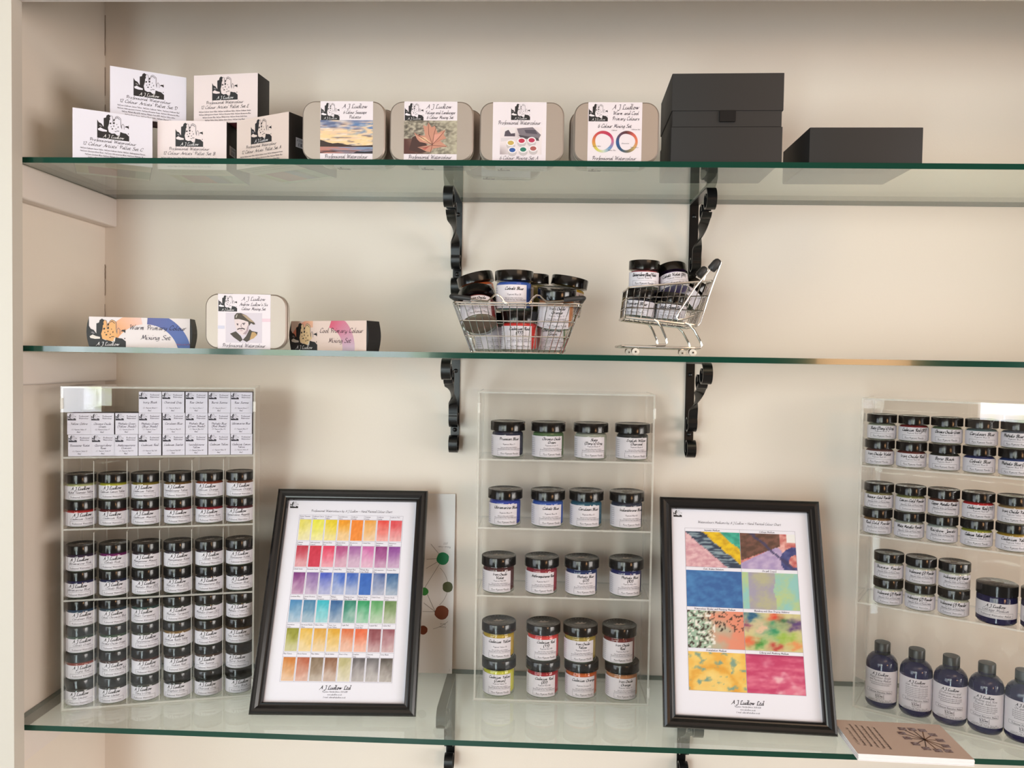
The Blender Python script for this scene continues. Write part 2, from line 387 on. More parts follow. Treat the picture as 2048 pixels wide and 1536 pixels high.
# ------------------------------------------------------------------ scroll brackets
def bracket_meshes():
    W, T = .015, .0026; X = (1, 0, 0); iron = M['iron']
    def spiral(cy, cz, a0, a1, r0, r1, n=26):
        return [(0, cy+(r0+(r1-r0)*i/n)*math.cos(R(a0+(a1-a0)*i/n)), cz+(r0+(r1-r0)*i/n)*math.sin(R(a0+(a1-a0)*i/n))) for i in range(n+1)]
    p = [(0, -.0016, -.0005), (0, -.0016, -.07)]+spiral(-.0196, -.146, 0, -430, .018, .008, 40)
    bar = MB().strip(p, [X]*len(p), W, T, iron)
    for z in (-.022, -.125):
        T2 = Matrix.Translation((0, -.003, z)) @ Matrix.Rotation(R(90), 4, 'X')
        bar.lathe([(.0038, 0), (.0038, .0008), (.0024, .0022), (.0001, .0026)], iron, 12, T2)
    p = [(0, -.002, -.0016), (0, -.07, -.0016)]+spiral(-.132, -.0196, 90, 90+430, .018, .007, 40)
    arm = MB().strip(p, [X]*len(p), W, T, iron)
    up = spiral(-.100, -.0285, -250, 55, .006, .0145, 26)
    up = [(0, -.100-(q[1]+.100), q[2]) for q in up]                  # mirrored: opens towards the wall
    a = Vector((0, -.112, -.036)); 
    s1 = spiral(-.099, -.029, 560, 200, .005, .0145, 30)
    e1 = Vector(s1[-1]); s2 = spiral(-.0205, -.104, 150, 150+400, .0165, .006, 36); e2 = Vector(s2[0])
    mid = []; wd = []
    n = 22
    m0 = Vector((0, -.094, -.0455)); c1 = [e1, m0, Vector((0, -.062, -.060)), Vector((0, -.040, -.078)), e2]
    for i in range(len(c1)-1):
        q = [c1[max(i-1, 0)], c1[i], c1[i+1], c1[min(i+2, len(c1)-1)]]
        for j in range(8):
            t = j/8; mid.append(.5*(2*q[1]+(q[2]-q[0])*t+(2*q[0]-5*q[1]+4*q[2]-q[3])*t*t+(3*q[1]-q[0]-3*q[2]+q[3])*t**3))
    pts = s1[:-1]+[tuple(v) for v in mid]+s2
    wds = []
    i0 = len(s1)-1+8; i1 = len(s1)-1+26
    for i in range(len(pts)):
        if i <= i0 or i >= i1: wds.append(X)
        else:
            a = PI*(i-i0)/(i1-i0)
            tan = (Vector(pts[i+1])-Vector(pts[i-1])).normalized(); nn = tan.cross(Vector(X))
            w = Vector(X)*math.cos(a)+nn*math.sin(a); wds.append(tuple(w))
    # after half a turn the width direction is reversed: keep the rest consistent
    wds = [w if i < i1 else (-1, 0, 0) for i, w in enumerate(wds)]
    brace = MB().strip(pts, wds, W, T, iron)
    return bar.mesh('wall_bar', 50), arm.mesh('shelf_arm', 50), brace.mesh('twisted_brace', 50)
bm3 = bracket_meshes()
for z, row in ((ZT, 'topmost'), (ZM, 'middle'), (ZB, 'lowest')):
    for x, sd in ((-.1515, 'left'), (.2545, 'right')):
        t = thing('scroll_bracket', '%s of the two black iron scroll brackets under the %s glass shelf' % (sd, row), 'bracket', (x, 0, z), 0, 'scroll brackets under the shelves')
        for n, me in zip(('wall_bar', 'shelf_arm', 'twisted_brace'), bm3): put(n, me, t)

# ------------------------------------------------------------------ pallet boxes (top shelf)
ST = ZT+GT+.0002
INK = (58, 50, 62)
SUBS = {
'D': ['Half pan Cadmium Lemon Yellow, Half pan Cadmium Yellow, Half pan Cadmium Red,', 'Half pan Anthraquinone Crimson, Half pan Dioxazine Violet, Half pan Ultramarine Blue,', 'Half pan Phthalo Blue (GS), Half pan Phthalo Green (BS), Half pan Yellow Ochre,', 'Half pan Burnt Sienna, Half pan Burnt Umber, Half pan Charcoal Grey'],
'E': ['Half pan Cadmium Lemon Yellow, Half pan Isoindolinone Yellow, Half pan Cadmium Scarlet,', 'Half pan Anthraquinone Crimson, Half pan Dioxazine Violet, Half pan Ultramarine Blue,', 'Half pan Cerulean Blue, Half pan Phthalo Green, Half pan Chrome Oxide Green,', 'Half pan Yellow Ochre, Half pan Burnt Sienna, Half pan Ivory Black'],
'C': ['Half pan Cadmium Lemon Yellow, Half pan Cadmium Scarlet, Half pan Anthraquinone Crimson,', 'Half pan Quinacridone Rose, Half pan Ultramarine Blue, Half pan Phthalo Blue,', 'Half pan Cerulean Blue, Half pan Phthalo Green (BS), Half pan Yellow Ochre,', 'Half pan Burnt Sienna, Half pan Burnt Umber, Half pan Ivory Black']}
SUBS['A'] = SUBS['C']; SUBS['B'] = SUBS['E']
def pallet_box(x, y, z, ang, S, paper, label, sticker=None, shift=.0):
    w, h, d = .105, .0733, (.038 if S in 'DE' else .105)
    t = thing('pallet_box', label, 'box', (x, y, z), R(ang), 'watercolour pallet boxes')
    K = lin((30, 26, 26))
    b = MB(); b.bbox(0, w, 0, d, .0002, h, M['print'], .0012, col=K)
    put('carton', b, t)
    s = Sheet(w, h, paper); cx = w*.5+shift
    s.logo(cx-.021, .0345, .042, .0365, paper=paper)
    s.text('Professional Watercolour', cx, .0292, .0042, INK, .95, fit=.068)
    s.text("12 Colour Artists' Pallet Set "+S, cx, .0222, .0045, INK, .95, fit=.082)
    for i, l in enumerate(SUBS[S]): s.text(l, cx, .0168-i*.0043, .0019, (70, 60, 74), 1.1, fit=.086-.012*(i in (2,))-.02*(i == 3))
    put('front_label', MB().sheet(s, plane((0, 0, 0), (1, 0, 0), (0, 0, 1))), t)
    # underside print: colour patches, and a crimson end on the left side
    s = Sheet(w-.002, d-.002, (62, 56, 54)); W2, D2 = s.w, s.h
    for a, c, col in ((0, .1, (190, 176, 120)), (.1, .17, (196, 190, 130)), (.17, .55, (178, 92, 84)), (.55, .72, (110, 116, 142)), (.72, .80, (100, 112, 100)), (.80, 1, (150, 176, 150))):
        s.rect(W2*a, W2*c, 0, D2*.64, col)
    s.rect(0, W2, D2*.64, D2, (222, 214, 190)); s.rect(0, W2, 0, D2*.12, (214, 216, 196), 2)
    if S in 'DE': s.rect(0, W2, 0, D2, (124, 20, 48), 2); s.rect(0, W2*.34, 0, D2, (196, 160, 108), 3)
    for i, l in enumerate(SUBS[S][1:3] if S not in 'DE' else []): s.text(l, W2*.5, D2-.010-i*.011, .0030, (110, 96, 96), 1, fit=.085)
    put('base_print', MB().sheet(s, plane((.001, d-.001, .0002), (1, 0, 0), (0, -1, 0))), t)
    if S in 'CD':
        s = Sheet(d, h, (112, 18, 34)); s.rect(0, d, h*.42, h*.56, (204, 110, 120))
        put('side_print', MB().sheet(s, plane((w, 0, 0), (0, 1, 0), (0, 0, 1))), t, label='crimson end with a pink band')
    if sticker:
        s = Sheet(.026, .014, (226, 224, 236)); s.text('A J LUDLOW', .013, .009, .0026, (60, 56, 80), 1.2, slant=0, fit=.022); s.text('\u00a318.00', .013, .0022, .0042, (60, 56, 80), 1.1, slant=0)
        put('price_sticker', MB().sheet(s, plane((w, sticker, h*.36), (0, 1, 0), (0, 0, 1))), t, label='white price sticker')
    return t
H1 = .0735
pallet_box(-.684, -.2499, ST, 28.9, 'C', (240, 236, 250), 'white carton reading Pallet Set C, leftmost of the bottom row')
pallet_box(-.5892, -.1896, ST, 1.8, 'B', (246, 230, 232), 'pinkish carton reading Pallet Set B, middle of the bottom row', sticker=.012, shift=-.004)
pallet_box(-.4673, -.1891, ST, -26, 'A', (244, 222, 214), 'pinkish carton reading Pallet Set A, beside the seascape tin', sticker=.014, shift=-.002)
pallet_box(-.6503, -.2115, ST+H1, 27.9, 'D', (240, 236, 250), 'white carton reading Pallet Set D, upper left of the carton pile')
pallet_box(-.5417, -.171, ST+H1, -7.4, 'E', (246, 228, 228), 'pinkish carton reading Pallet Set E, upper right of the carton pile', shift=-.001)

# ------------------------------------------------------------------ tins
def tin_mesh(w, h, d):
    b = MB(); r = .0185
    P = [(0, 0), (w, 0), (w, h), (0, h)]
    b.rprism([(.0008, .0008), (w-.0008, .0008), (w-.0008, h-.0008), (.0008, h-.0008)], d*.5, d, r, M['tin'], seg=8, ch=.0015, axis='y')
    lid = MB(); lid.rprism(P, 0, d*.5, r, M['tin'], seg=8, ch=.0018, axis='y')
    lid.rprism([(-.0005, -.0005), (w+.0005, -.0005), (w+.0005, h+.0005), (-.0005, h+.0005)], d*.46, d*.52, r, M['tinrim'], seg=8, ch=.0004, axis='y')
    for x in (w*.25, w*.72): b.tube([(x-.007, d*.5, h-.0002), (x+.007, d*.5, h-.0002)], .0012, M['tinrim'], 6)
    return lid, b
def pic_sea(x, y):
    n = fbm(x*2.5, y*9, 3); c = mixc((250, 214, 160), (232, 196, 180), y*1.6-.5+n)
    c = mixc(c, (128, 140, 176), (y-.62)*3+n*1.4-x*.2); c = mixc(c, (86, 100, 140), (y-.85)*5*(1-x)+n)
    c = mixc(c, (244, 232, 224), max(0, fbm(x*4, y*14, 8))*1.3)
    if x > .5: c = mixc(c, (70, 120, 184), (fbm(x*5, y*12, 21)+.15)*3*(x-.4)*(1 if .45 < y < .95 else 0))
    c = mixc(c, (104, 92, 110), (fbm(x*4+3, y*16, 5)-.25)*2.4)
    return c
def pic_leaves(x, y):
    n = fbm(x*14, y*14, 1, 4); c = mixc((96, 88, 78), (188, 178, 160), .5+n*1.3)
    c = mixc(c, (196, 188, 164), max(0, x-.45)*1.1+fbm(x*3, y*3, 4)*.6)
    if x < .5 and y < .45: c = mixc(c, (86, 42, 34), (.62-x-y*.4)*2.2)
    return c
def art_sea(s, u0, u1, v0, v1):
    W, H = u1-u0, v1-v0; f = lambda P: [(u0+a*W, v0+b*H) for a, b in P]
    s.grid(u0, u1, v0+H*.2, v1, 40, 26, pic_sea)
    s.grid(u0, u1, v0, v0+H*.2, 30, 8, lambda x, y: mixc(mixc((196, 132, 120), (130, 150, 186), x*1.3-.2+fbm(x*3, y*9, 2)), (66, 40, 44), (.35-y+fbm(x*3, y*12, 9))*1.6))
    s.poly(f([(0, .2), (1, .2), (1, .255), (.8, .24), (.62, .235), (.5, .265), (.34, .315), (.24, .30), (.16, .325), (0, .41)]), (56, 34, 28), 2)
    s.poly(f([(.62, 0), (1, 0), (1, .08), (.85, .06), (.7, .07)]), (44, 32, 44), 2)
def art_leaf(s, u0, u1, v0, v1):
    W, H = u1-u0, v1-v0; f = lambda P: [(u0+a*W, v0+b*H) for a, b in P]
    s.grid(u0, u1, v0, v1, 52, 36, pic_leaves)
    s.poly(f([(.10, .12), (.16, .50), (.30, .60), (.42, .3), (.5, .1), (.3, .02)]), (70, 38, 32), 2)
    L = [(.54, .28), (.30, .36), (.25, .44), (.19, .64), (.29, .55), (.40, .55), (.36, .86), (.43, .82), (.46, .94), (.52, .80), (.58, .84), (.64, .62), (.70, .68), (.78, .72), (.75, .58), (.80, .47), (.68, .40), (.82, .22), (.68, .20), (.55, .16), (.51, .06), (.42, .08), (.26, .20), (.40, .24)]
    s.poly(f(L), (206, 146, 124), 3)
    for P in ([(.54, .28), (.47, .58), (.46, .9)], [(.54, .28), (.38, .44), (.22, .6)], [(.54, .28), (.66, .48), (.77, .70)], [(.54, .26), (.7, .24), (.8, .22)], [(.54, .27), (.42, .2), (.28, .19)], [(.54, .28), (.57, .6), (.6, .78)], [(.54, .28), (.50, .02)]):
        s.line(f(P), .008*W, (112, 60, 52), 4)
    for P, c in (([(.54, .30), (.57, .58), (.66, .60), (.72, .62)], (224, 158, 140)), ([(.52, .32), (.36, .40), (.28, .50), (.40, .50)], (232, 186, 150)), ([(.56, .30), (.66, .40), (.76, .48), (.70, .42)], (190, 104, 90)), ([(.48, .22), (.40, .12), (.34, .16)], (186, 96, 84))):
        s.poly(f(P), c, 4)
def art_pots(s, u0, u1, v0, v1):
    W, H = u1-u0, v1-v0; f = lambda P: [(u0+a*W, v0+b*H) for a, b in P]
    s.grid(u0, u1, v0, v1, 24, 14, lambda x, y: mixc((240, 228, 232), (176, 160, 166), (1-abs(x-.62)*3)*(1-abs(y-.72)*3)*1.2))
    s.poly(f([(.40, .95), (.78, 1.0), (.98, .72), (.90, .50), (.52, .62), (.44, .78)]), (128, 118, 128), 2)
    s.poly(f([(.44, .72), (.92, .60), (.94, .50), (.50, .60)]), (78, 70, 78), 3)
    s.poly(f([(.58, .90), (.84, .90), (.90, .74), (.62, .78)]), (86, 78, 92), 3)
    s.poly(f([(.10, .66), (.36, .66), (.36, .98), (.10, .98)]), (236, 228, 232), 2); s.poly(f([(.10, .66), (.36, .66), (.36, .78), (.26, .76), (.2, .9), (.12, .84)]), (84, 74, 86), 3)
    s.poly(f([(.02, .46), (.42, .58), (.42, .64), (.02, .60)]), (226, 216, 222), 2)
    for a, b, c in ((.26, .42, (206, 176, 92)), (.52, .50, (196, 44, 76)), (.76, .52, (190, 44, 84)), (.30, .16, (40, 88, 164)), (.56, .18, (34, 120, 100)), (.80, .22, (176, 92, 88))):
        s.disc(u0+a*W, v0+(b-.10)*H, .105*W, (206, 196, 200), 3, ry=.13*H); s.disc(u0+a*W, v0+b*H, .105*W, (246, 240, 244), 4, ry=.12*H); s.disc(u0+a*W, v0+b*H, .075*W, c, 5, ry=.08*H)
def ring_art(s, cx, cy, r0, r1, cols, lay=2):
    n = 40
    for i in range(n):
        a0, a1 = 2*PI*i/n, 2*PI*(i+1)/n; q = i/n*len(cols); c = mixc(cols[int(q) % len(cols)], cols[(int(q)+1) % len(cols)], q % 1)
        k0, k1 = 1+.05*math.sin(3*a0+1), 1+.05*math.sin(3*a1+1)
        s.poly([(cx+r0*k0*math.cos(a0), cy+r0*k0*math.sin(a0)), (cx+r1*math.cos(a0), cy+r1*math.sin(a0)), (cx+r1*math.cos(a1), cy+r1*math.sin(a1)), (cx+r0*k1*math.cos(a1), cy+r0*k1*math.sin(a1))], c, lay)
def art_wheels(s, u0, u1, v0, v1):
    W, H = u1-u0, v1-v0; r = W*.215
    ring_art(s, u0+W*.26, v0+H*.5, r*.74, r, [(206, 110, 150), (190, 44, 84), (196, 60, 84), (206, 84, 76), (222, 150, 70), (214, 206, 90), (206, 216, 200), (110, 150, 200)])
    ring_art(s, u0+W*.73, v0+H*.5, r*.74, r, [(228, 130, 90), (214, 96, 84), (90, 40, 46), (88, 66, 92), (40, 88, 150), (40, 80, 120), (110, 104, 90), (206, 176, 110)])
    for a, b, t in ((.48, .94, 'Cadmium'), (.9, .97, 'Cadmium Red'), (.14, .30, 'Lemon Yellow'), (.44, .14, 'Phthalo Blue'), (.70, .42, 'Ultramarine'), (.88, .26, 'Yellow Ochre')): s.text(t, u0+a*W, v0+b*H, .0015, (80, 66, 84), 1, lay=3)
def art_portrait(s, u0, u1, v0, v1):
    W, H = u1-u0, v1-v0; f = lambda P: [(u0+a*W, v0+b*H) for a, b in P]
    s.rect(u0, u1, v0, v1, (222, 212, 224), 1)
    s.poly(f([(.12, .30), (.28, .38), (.42, .22), (.47, .10), (.56, .22), (.66, .46), (.72, .40), (.88, .36), (.86, .26), (.70, .12), (.58, .03), (.47, .10), (.40, .03), (.22, .18)]), (66, 56, 46), 2)
    s.poly(f([(.66, .10), (.72, .36), (.80, .36), (.86, .28), (.78, .16)]), (196, 158, 104), 3)
    s.poly(f([(.24, .78), (.25, .60), (.28, .52), (.32, .36), (.46, .25), (.54, .28), (.62, .40), (.64, .62), (.60, .76), (.4, .80)]), (232, 214, 216), 3)
    s.poly(f([(.47, .30), (.56, .28), (.62, .40), (.64, .62), (.60, .55), (.56, .40)]), (180, 158, 166), 4)
    s.poly(f([(.24, .78), (.24, .90), (.30, .985), (.42, .99), (.56, .92), (.80, .66), (.81, .62), (.76, .61), (.70, .66), (.64, .56), (.62, .70), (.50, .75), (.36, .79)]), (74, 62, 48), 4)
    s.poly(f([(.44, .95), (.56, .92), (.79, .68), (.66, .72), (.56, .82)]), (176, 152, 124), 5)
    s.poly(f([(.27, .84), (.30, .93), (.33, .95), (.30, .83)]), (190, 180, 172), 5)
    s.line(f([(.32, .44), (.38, .475), (.42, .465), (.47, .48), (.53, .45)]), .028*W, (60, 42, 44), 5)
    s.line(f([(.30, .625), (.35, .63)]), .02*W, (96, 76, 84), 5); s.line(f([(.45, .64), (.54, .655)]), .022*W, (96, 76, 84), 5)
    s.disc(u0+.33*W, v0+.60*H, .018*W, (70, 56, 70), 5, 8); s.disc(u0+.50*W, v0+.615*H, .018*W, (70, 56, 70), 5, 8)
    s.line(f([(.43, .62), (.42, .54), (.46, .50)]), .014*W, (150, 124, 136), 5); s.line(f([(.40, .40), (.47, .405)]), .012*W, (170, 130, 140), 5)
TINW, TINH, TIND = .119, .0838, .021
def tin(x, y, z, rz, kind, label, w=TINW, h=TINH, lean=0, name='paint_tin', group='watercolour tins'):
    t = thing(name, label, 'tin', (x, y, z), 0, group, rot=(lean, 0, rz))
    lid, b = tin_mesh(w, h, TIND); put('tin_lid', lid, t); put('tin_base', b, t)
    L = {'sea': .026, 'leaf': .0205, 'pots': .0185, 'wheels': .0195, 'man': .018, 'plain': .026}[kind]
    s = Sheet(.0755, h-.0006, (242, 232, 240)); W, H = s.w, s.h; I = (70, 58, 78)
    PW = lambda v: s.text('Professional Watercolour', W/2, v, .0050, I, .85, fit=W*.82)
    if kind in ('sea', 'leaf', 'man', 'wheels'): s.logo(.0008, H*.68, .0268, H*.30, paper=(244, 236, 244))
    if kind == 'sea':
        s.text('A J Ludlow', W*.66, H*.885, .0055, I, .9); s.text('6 Colour Seascape', W*.66, H*.79, .0042, I, .9, fit=W*.44); s.text('Palette', W*.66, H*.71, .0042, I, .9)
        art_sea(s, 0, W, H*.115, H*.68); PW(H*.035)
    elif kind == 'leaf':
        s.text('A J Ludlow', W*.66, H*.885, .0055, I, .9); s.text('Foliage and Landscape', W*.68, H*.79, .0042, I, .9, fit=W*.56); s.text('6 Colour Mixing Set', W*.68, H*.71, .0042, I, .9, fit=W*.5)
        art_leaf(s, 0, W, H*.115, H*.68); PW(H*.035)
    elif kind == 'pots':
        s.logo(W*.34, H*.70, .0268, H*.28, paper=(244, 236, 240)); s.text('Professional Watercolour', W/2, H*.625, .0050, I, .85, fit=W*.8)
        art_pots(s, W*.14, W*.92, H*.12, H*.58); s.text('6 Colour Mixing Set A', W/2, H*.035, .0048, I, .85, fit=W*.72)
    elif kind == 'wheels':
        s.text('A J Ludlow', W*.70, H*.885, .0062, I, .9, fit=W*.5); s.text('Warm and Cool', W*.70, H*.79, .0048, I, .9, fit=W*.48); s.text('Primary Colours', W*.70, H*.70, .0048, I, .9, fit=W*.5)
        s.text('6 Colour Mixing Set', W*.5, H*.575, .0050, I, .9, fit=W*.62); art_wheels(s, W*.04, W*.98, H*.13, H*.55); PW(H*.035)
    elif kind == 'man':
        s.text('A J Ludlow', W*.68, H*.885, .0052, I, .9); s.text("Andrew Ludlow's Six", W*.68, H*.79, .0042, I, .9, fit=W*.54); s.text('Colour Mixing Set', W*.68, H*.71, .0042, I, .9, fit=W*.46)
        s.rect(0, W*.13, H*.36, H*.42, (214, 212, 232), 1); s.rect(W*.84, W, H*.50, H*.56, (238, 208, 222), 1)
        art_portrait(s, W*.15, W*.84, H*.11, H*.66); PW(H*.03)
    put('front_label', MB().sheet(s, plane((L, 0, .0003), (1, 0, 0), (0, 0, 1))), t)
    # the label folds under the tin
    s = Sheet(.0755, TIND-.001, (230, 224, 222))
    s.logo(.003, .003, .018, .0155, words=False, paper=(230, 224, 222), ink=(90, 84, 90))
    for i in range(3): s.text('Professional artists watercolour paints handmade', .048, .0145-i*.0045, .0016, (110, 100, 112), 1, fit=.046)
    put('base_label', MB().sheet(s, plane((L, TIND-.0005, -.00005), (1, 0, 0), (0, -1, 0))), t)
    return t
tin(-.3487, -.250, ST, 0, 'sea', 'paint tin labelled with a seascape picture, leftmost of the front tins')
tin(-.2231, -.250, ST, 0, 'leaf', 'paint tin labelled with a fallen maple leaf photo')
tin(-.0951, -.249, ST-.0, 0, 'pots', 'paint tin labelled Set A, showing six small paint pots')
tin(.0380, -.250, ST, 0, 'wheels', 'paint tin labelled with two painted colour wheel rings')
for x, y, n in ((-.3380, -.214, 'seascape'), (-.2130, -.216, 'maple leaf'), (-.1005, -.214, 'paint pots'), (.0330, -.214, 'colour wheels')):
    tin(x, y, ST, 0, 'plain', 'plain-sided paint tin standing directly behind the %s tin' % n)
tin(-.125, -.160, ST, R(6), 'plain', 'paint tin standing third deep, seen in the gap before the wall')
# ------------------------------------------------------------------ black boxes
def tbox(t, name, x0, x1, y0, y1, z0, z1, m='blackcard', label=None):
    return put(name, MB().bbox(x0, x1, y0, y1, z0, z1, M[m], .0008), t, label=label)
t = thing('gift_box', 'tall black lidded gift box with ribbon tab, on top of another box', 'box', (.1739, -.25, ST+.0500), R(-1.6), 'plain black gift boxes')
tbox(t, 'box_base', .0012, .1518, .0012, .1285, 0, .0235); tbox(t, 'box_lid', 0, .1535, 0, .130, .0220, .0735)
put('ribbon_tab', MB().rprism([(.066, .0065), (.088, .0065), (.088, .0222), (.066, .0222)], -.0016, .0008, .0008, M['ribbon'], axis='y', ch=.0003), t, label='glossy black ribbon tab')
t = thing('gift_box', 'low black gift box at the bottom of the two-box stack', 'box', (.1739, -.25, ST), R(-1.6), 'plain black gift boxes')
tbox(t, 'box_lid', 0, .1530, 0, .130, .0008, .0495); tbox(t, 'box_base', .0012, .1518, .0012, .1288, 0, .004)
t = thing('gift_box', 'low brownish black gift box standing alone at the right', 'box', (.3655, -.2501, ST), R(-1), 'plain black gift boxes')
tbox(t, 'box_lid', 0, .1536, 0, .130, .0008, .0500); tbox(t, 'box_base', .0012, .1520, .0012, .1288, 0, .004)

# ------------------------------------------------------------------ middle shelf: long mixing set cartons and tin
SM = ZM+GT+.0002
def long_box(x, y, rz, words, label, warm):
    w, h, d = .1395, .0435, .030
    t = thing('mixing_set_box', label, 'box', (x, y, SM), R(rz), 'long mixing set cartons')
    b = MB(); K = lin((24, 20, 22)); b.bbox(0, w, 0, d, 0, h, M['print'], .001, col=K)
    for sx in (0, w):                       # bulging black end flaps
        n = 8; sg = -1 if sx == 0 else 1
        for i in range(n):
            z0, z1 = h*i/n, h*(i+1)/n; f = lambda z: sx+sg*.0035*math.sin(PI*z/h)
            b.face([(f(z0), 0, z0), (f(z0), d, z0), (f(z1), d, z1), (f(z1), 0, z1)], M['print'], True, K)
            b.face([(sx, 0, z0), (f(z0), 0, z0), (f(z1), 0, z1), (sx, 0, z1)], M['print'], False, K)
    put('carton', b, t)
    bg = (236, 226, 228) if warm else (242, 216, 206)
    s = Sheet(w, h, bg); c2 = (74, 104, 170) if warm else (226, 98, 128)
    def band(cx, cy, r0, r1, a0, a1, ca, cb, lay=1):
        n = 22
        for i in range(n):
            p, q = R(a0+(a1-a0)*i/n), R(a0+(a1-a0)*(i+1)/n)
            P = [(cx+r*math.cos(a), cy+r*math.sin(a)) for r, a in ((r0, p), (r1, p), (r1, q), (r0, q))]
            P = [(min(max(u, 0), w), min(max(v, 0), h)) for u, v in P]
            s.poly(P, mixc(ca, cb, i/n), lay)
    if warm:
        band(w*.56, -.012, .046, .064, 0, 88, (84, 116, 186), (96, 100, 160)); band(w*.56, -.012, .046, .064, 96, 150, (240, 200, 190), (238, 160, 96))
    else:
        band(w*.48, .004, .030, .052, -10, 80, (214, 196, 214), (226, 90, 120)); band(w*.30, .0, .034, .046, 90, 170, (246, 190, 160), (240, 130, 110))
    s.logo(0, 0, .0505, h*.96, paper=(232, 222, 214), stone=(236, 176, 112) if warm else (240, 206, 160), lay=2)
    I = (44, 38, 66) if warm else (86, 52, 66)
    a, c = words; s.text(a, w*.68, h*.60, .0066, I, .8, fit=w*.57, lay=4); s.text(c, w*.66, h*.27, .0066, I, .8, lay=4)
    if warm: s.text('Made in the UK', w*.93, h*.10, .002, (190, 110, 130), 1, lay=4)
    put('front_label', MB().sheet(s, plane((0, 0, 0), (1, 0, 0), (0, 0, 1))), t)
long_box(-.6598, -.250, 11, ('Warm Primary Colour', 'Mixing Set'), 'long carton reading Warm Primary Colour, blue painted arc, far left', True)
long_box(-.3800, -.196, -24.0, ('Cool Primary Colour', 'Mixing Set'), 'long carton reading Cool Primary Colour, pink arc and black end', False)
tin(-.4880, -.2505, SM, R(4), 'man', 'paint tin labelled with a moustached person in a beret', w=.1165, h=.0795)

# ------------------------------------------------------------------ jars
COL = {'Prussian Blue': (26, 30, 60), 'Chrome Oxide Green': (84, 112, 72), "Slate (Davy's) Grey": (170, 170, 158), 'English Willow Charcoal': (34, 34, 38), 'Ultramarine Blue': (40, 62, 170), 'Cobalt Blue': (44, 84, 178),
'Cerulean Blue': (24, 84, 112), 'Indanthrone Blue': (34, 40, 66), 'Iron Oxide Violet': (84, 36, 40), 'Anthraquinone Red': (150, 30, 52), 'Phthalo Blue (GS)': (18, 44, 104), 'Phthalo Blue (RS)': (24, 30, 100),
'Cadmium Yellow': (196, 160, 30), 'Cadmium Red (YS)': (222, 44, 42), 'Iron Oxide Yellow': (176, 150, 66), 'Iron Oxide Red': (120, 34, 34), 'Cadmium Yellow (Lemon)': (214, 208, 74), 'Cadmium Red (BS)': (170, 24, 44),
'Cadmium Orange': (214, 96, 36), 'Iron Oxide Orange': (200, 130, 86), 'Bone Black': (30, 28, 28)}
def jar_meshes(rb, h, rl, hl, small):
    """shared lid and glass"""
    z = h-hl; b = MB(); nk = rl*.86
    prof = [(.0001, .0004), (rb*.88, .0), (rb*.97, .0015), (rb, .0045), (rb, z-.006 if not small else z-.0028), (rb*.965, z-.0035 if not small else z-.0012), (nk, z-.0008), (nk, z+.003)]
    b.lathe(prof, M['jar'], 30, mats=[M['jarbase'], M['jarbase'], M['jarbase'], M['jar'], M['jar'], M['jar'], M['jar']])
    g = b.mesh('glass_body', 60)
    b = MB(); b.lathe([(rl*.9, z-.0002), (rl, z), (rl, h-.0010), (rl*.985, h-.0003), (rl*.95, h), (rl*.93, h-.0003), (.0001, h-.0003)], M['lid'], 36)
    s = Sheet(2*rl, 2*rl, nob=True); c = (128, 122, 116); q = rl/.028
    s.poly([(rl+q*a, rl+q*e) for a, e in ((-.010, -.002), (-.006, -.006), (0, -.0065), (.007, -.003), (.010, .003), (.005, .0005), (.002, .004), (-.001, .0), (-.004, .0045), (-.006, -.0005))], (176, 168, 158), 0)
    for i in range(26):
        if i % 13 in (0,): continue
        a = 2*PI*i/26; u, v = rl+rl*.72*math.cos(a), rl+rl*.72*math.sin(a)
        s.text('AJLudlowPigmentsPaintsLtd'[i % 25], u, v, .0030*q, c, .9, lay=0, rot=a-PI/2 if a < PI else a+PI/2)
    b.sheet(s, plane((-rl, -rl, h-.0003), (1, 0, 0), (0, 1, 0)))
    return g, b.mesh('lid', 35)
BIG = dict(rb=.0263, h=.0585, rl=.0282, hl=.0145, small=False); SML = dict(rb=.0212, h=.0405, rl=.0220, hl=.0128, small=True)
BG, BLID = jar_meshes(**BIG); SG, SLID = jar_meshes(**SML)
_fill = {}
def fill_mesh(big, rgb):
    k = (big, tuple(rgb))
    if k not in _fill:
        d = BIG if big else SML; r = d['rb']*.945; z = d['h']-d['hl']
        _fill[k] = MB().lathe([(r*.9, .0035), (r, .006), (r, z-.0045), (r*.9, z-.0022), (.0001, z-.0018)], colmat(rgb), 28).mesh('pigment_fill', 50)
    return _fill[k]
def big_label(name, code):
    rb = BIG['rb']; W = rb*2.63; H = .0335
    s = Sheet(W, H, (240, 232, 240), curved=True); cx = W*.72; I = (22, 17, 28)
    L = name.split('|')
    if len(L) == 1: s.text(L[0], cx, H*.78, .0040, I, 1.55, fit=.040)
    else:
        s.text(L[0], cx, H*.82, .0038, I, 1.55, fit=.038); s.text(L[1], cx, H*.655, .0038, I, 1.55, fit=.036)
    g = (90, 80, 96)
    s.text(code, cx, H*(.55 if len(L) == 1 else .53), .0021, g, .9, slant=0); s.text('Keep out of the reach of children.', cx, H*.41, .0015, g, 1.1, slant=0, fit=.027)
    s.text('Do not breathe the dust. Keep tightly closed.', cx, H*.335, .0015, g, 1.3, slant=0, fit=.038)
    s.outline(cx-.0195, W-.0008, H*.05, H*.285, .0003); s.text('Pure Pigment Powder', cx+.001, H*.10, .0025, I, .95, fit=.030)
    for i in range(9): s.text('Hazard note', W*.21, H*(.86-.095*i), .0015, g, .9, slant=0, fit=.013)
    return s, cx
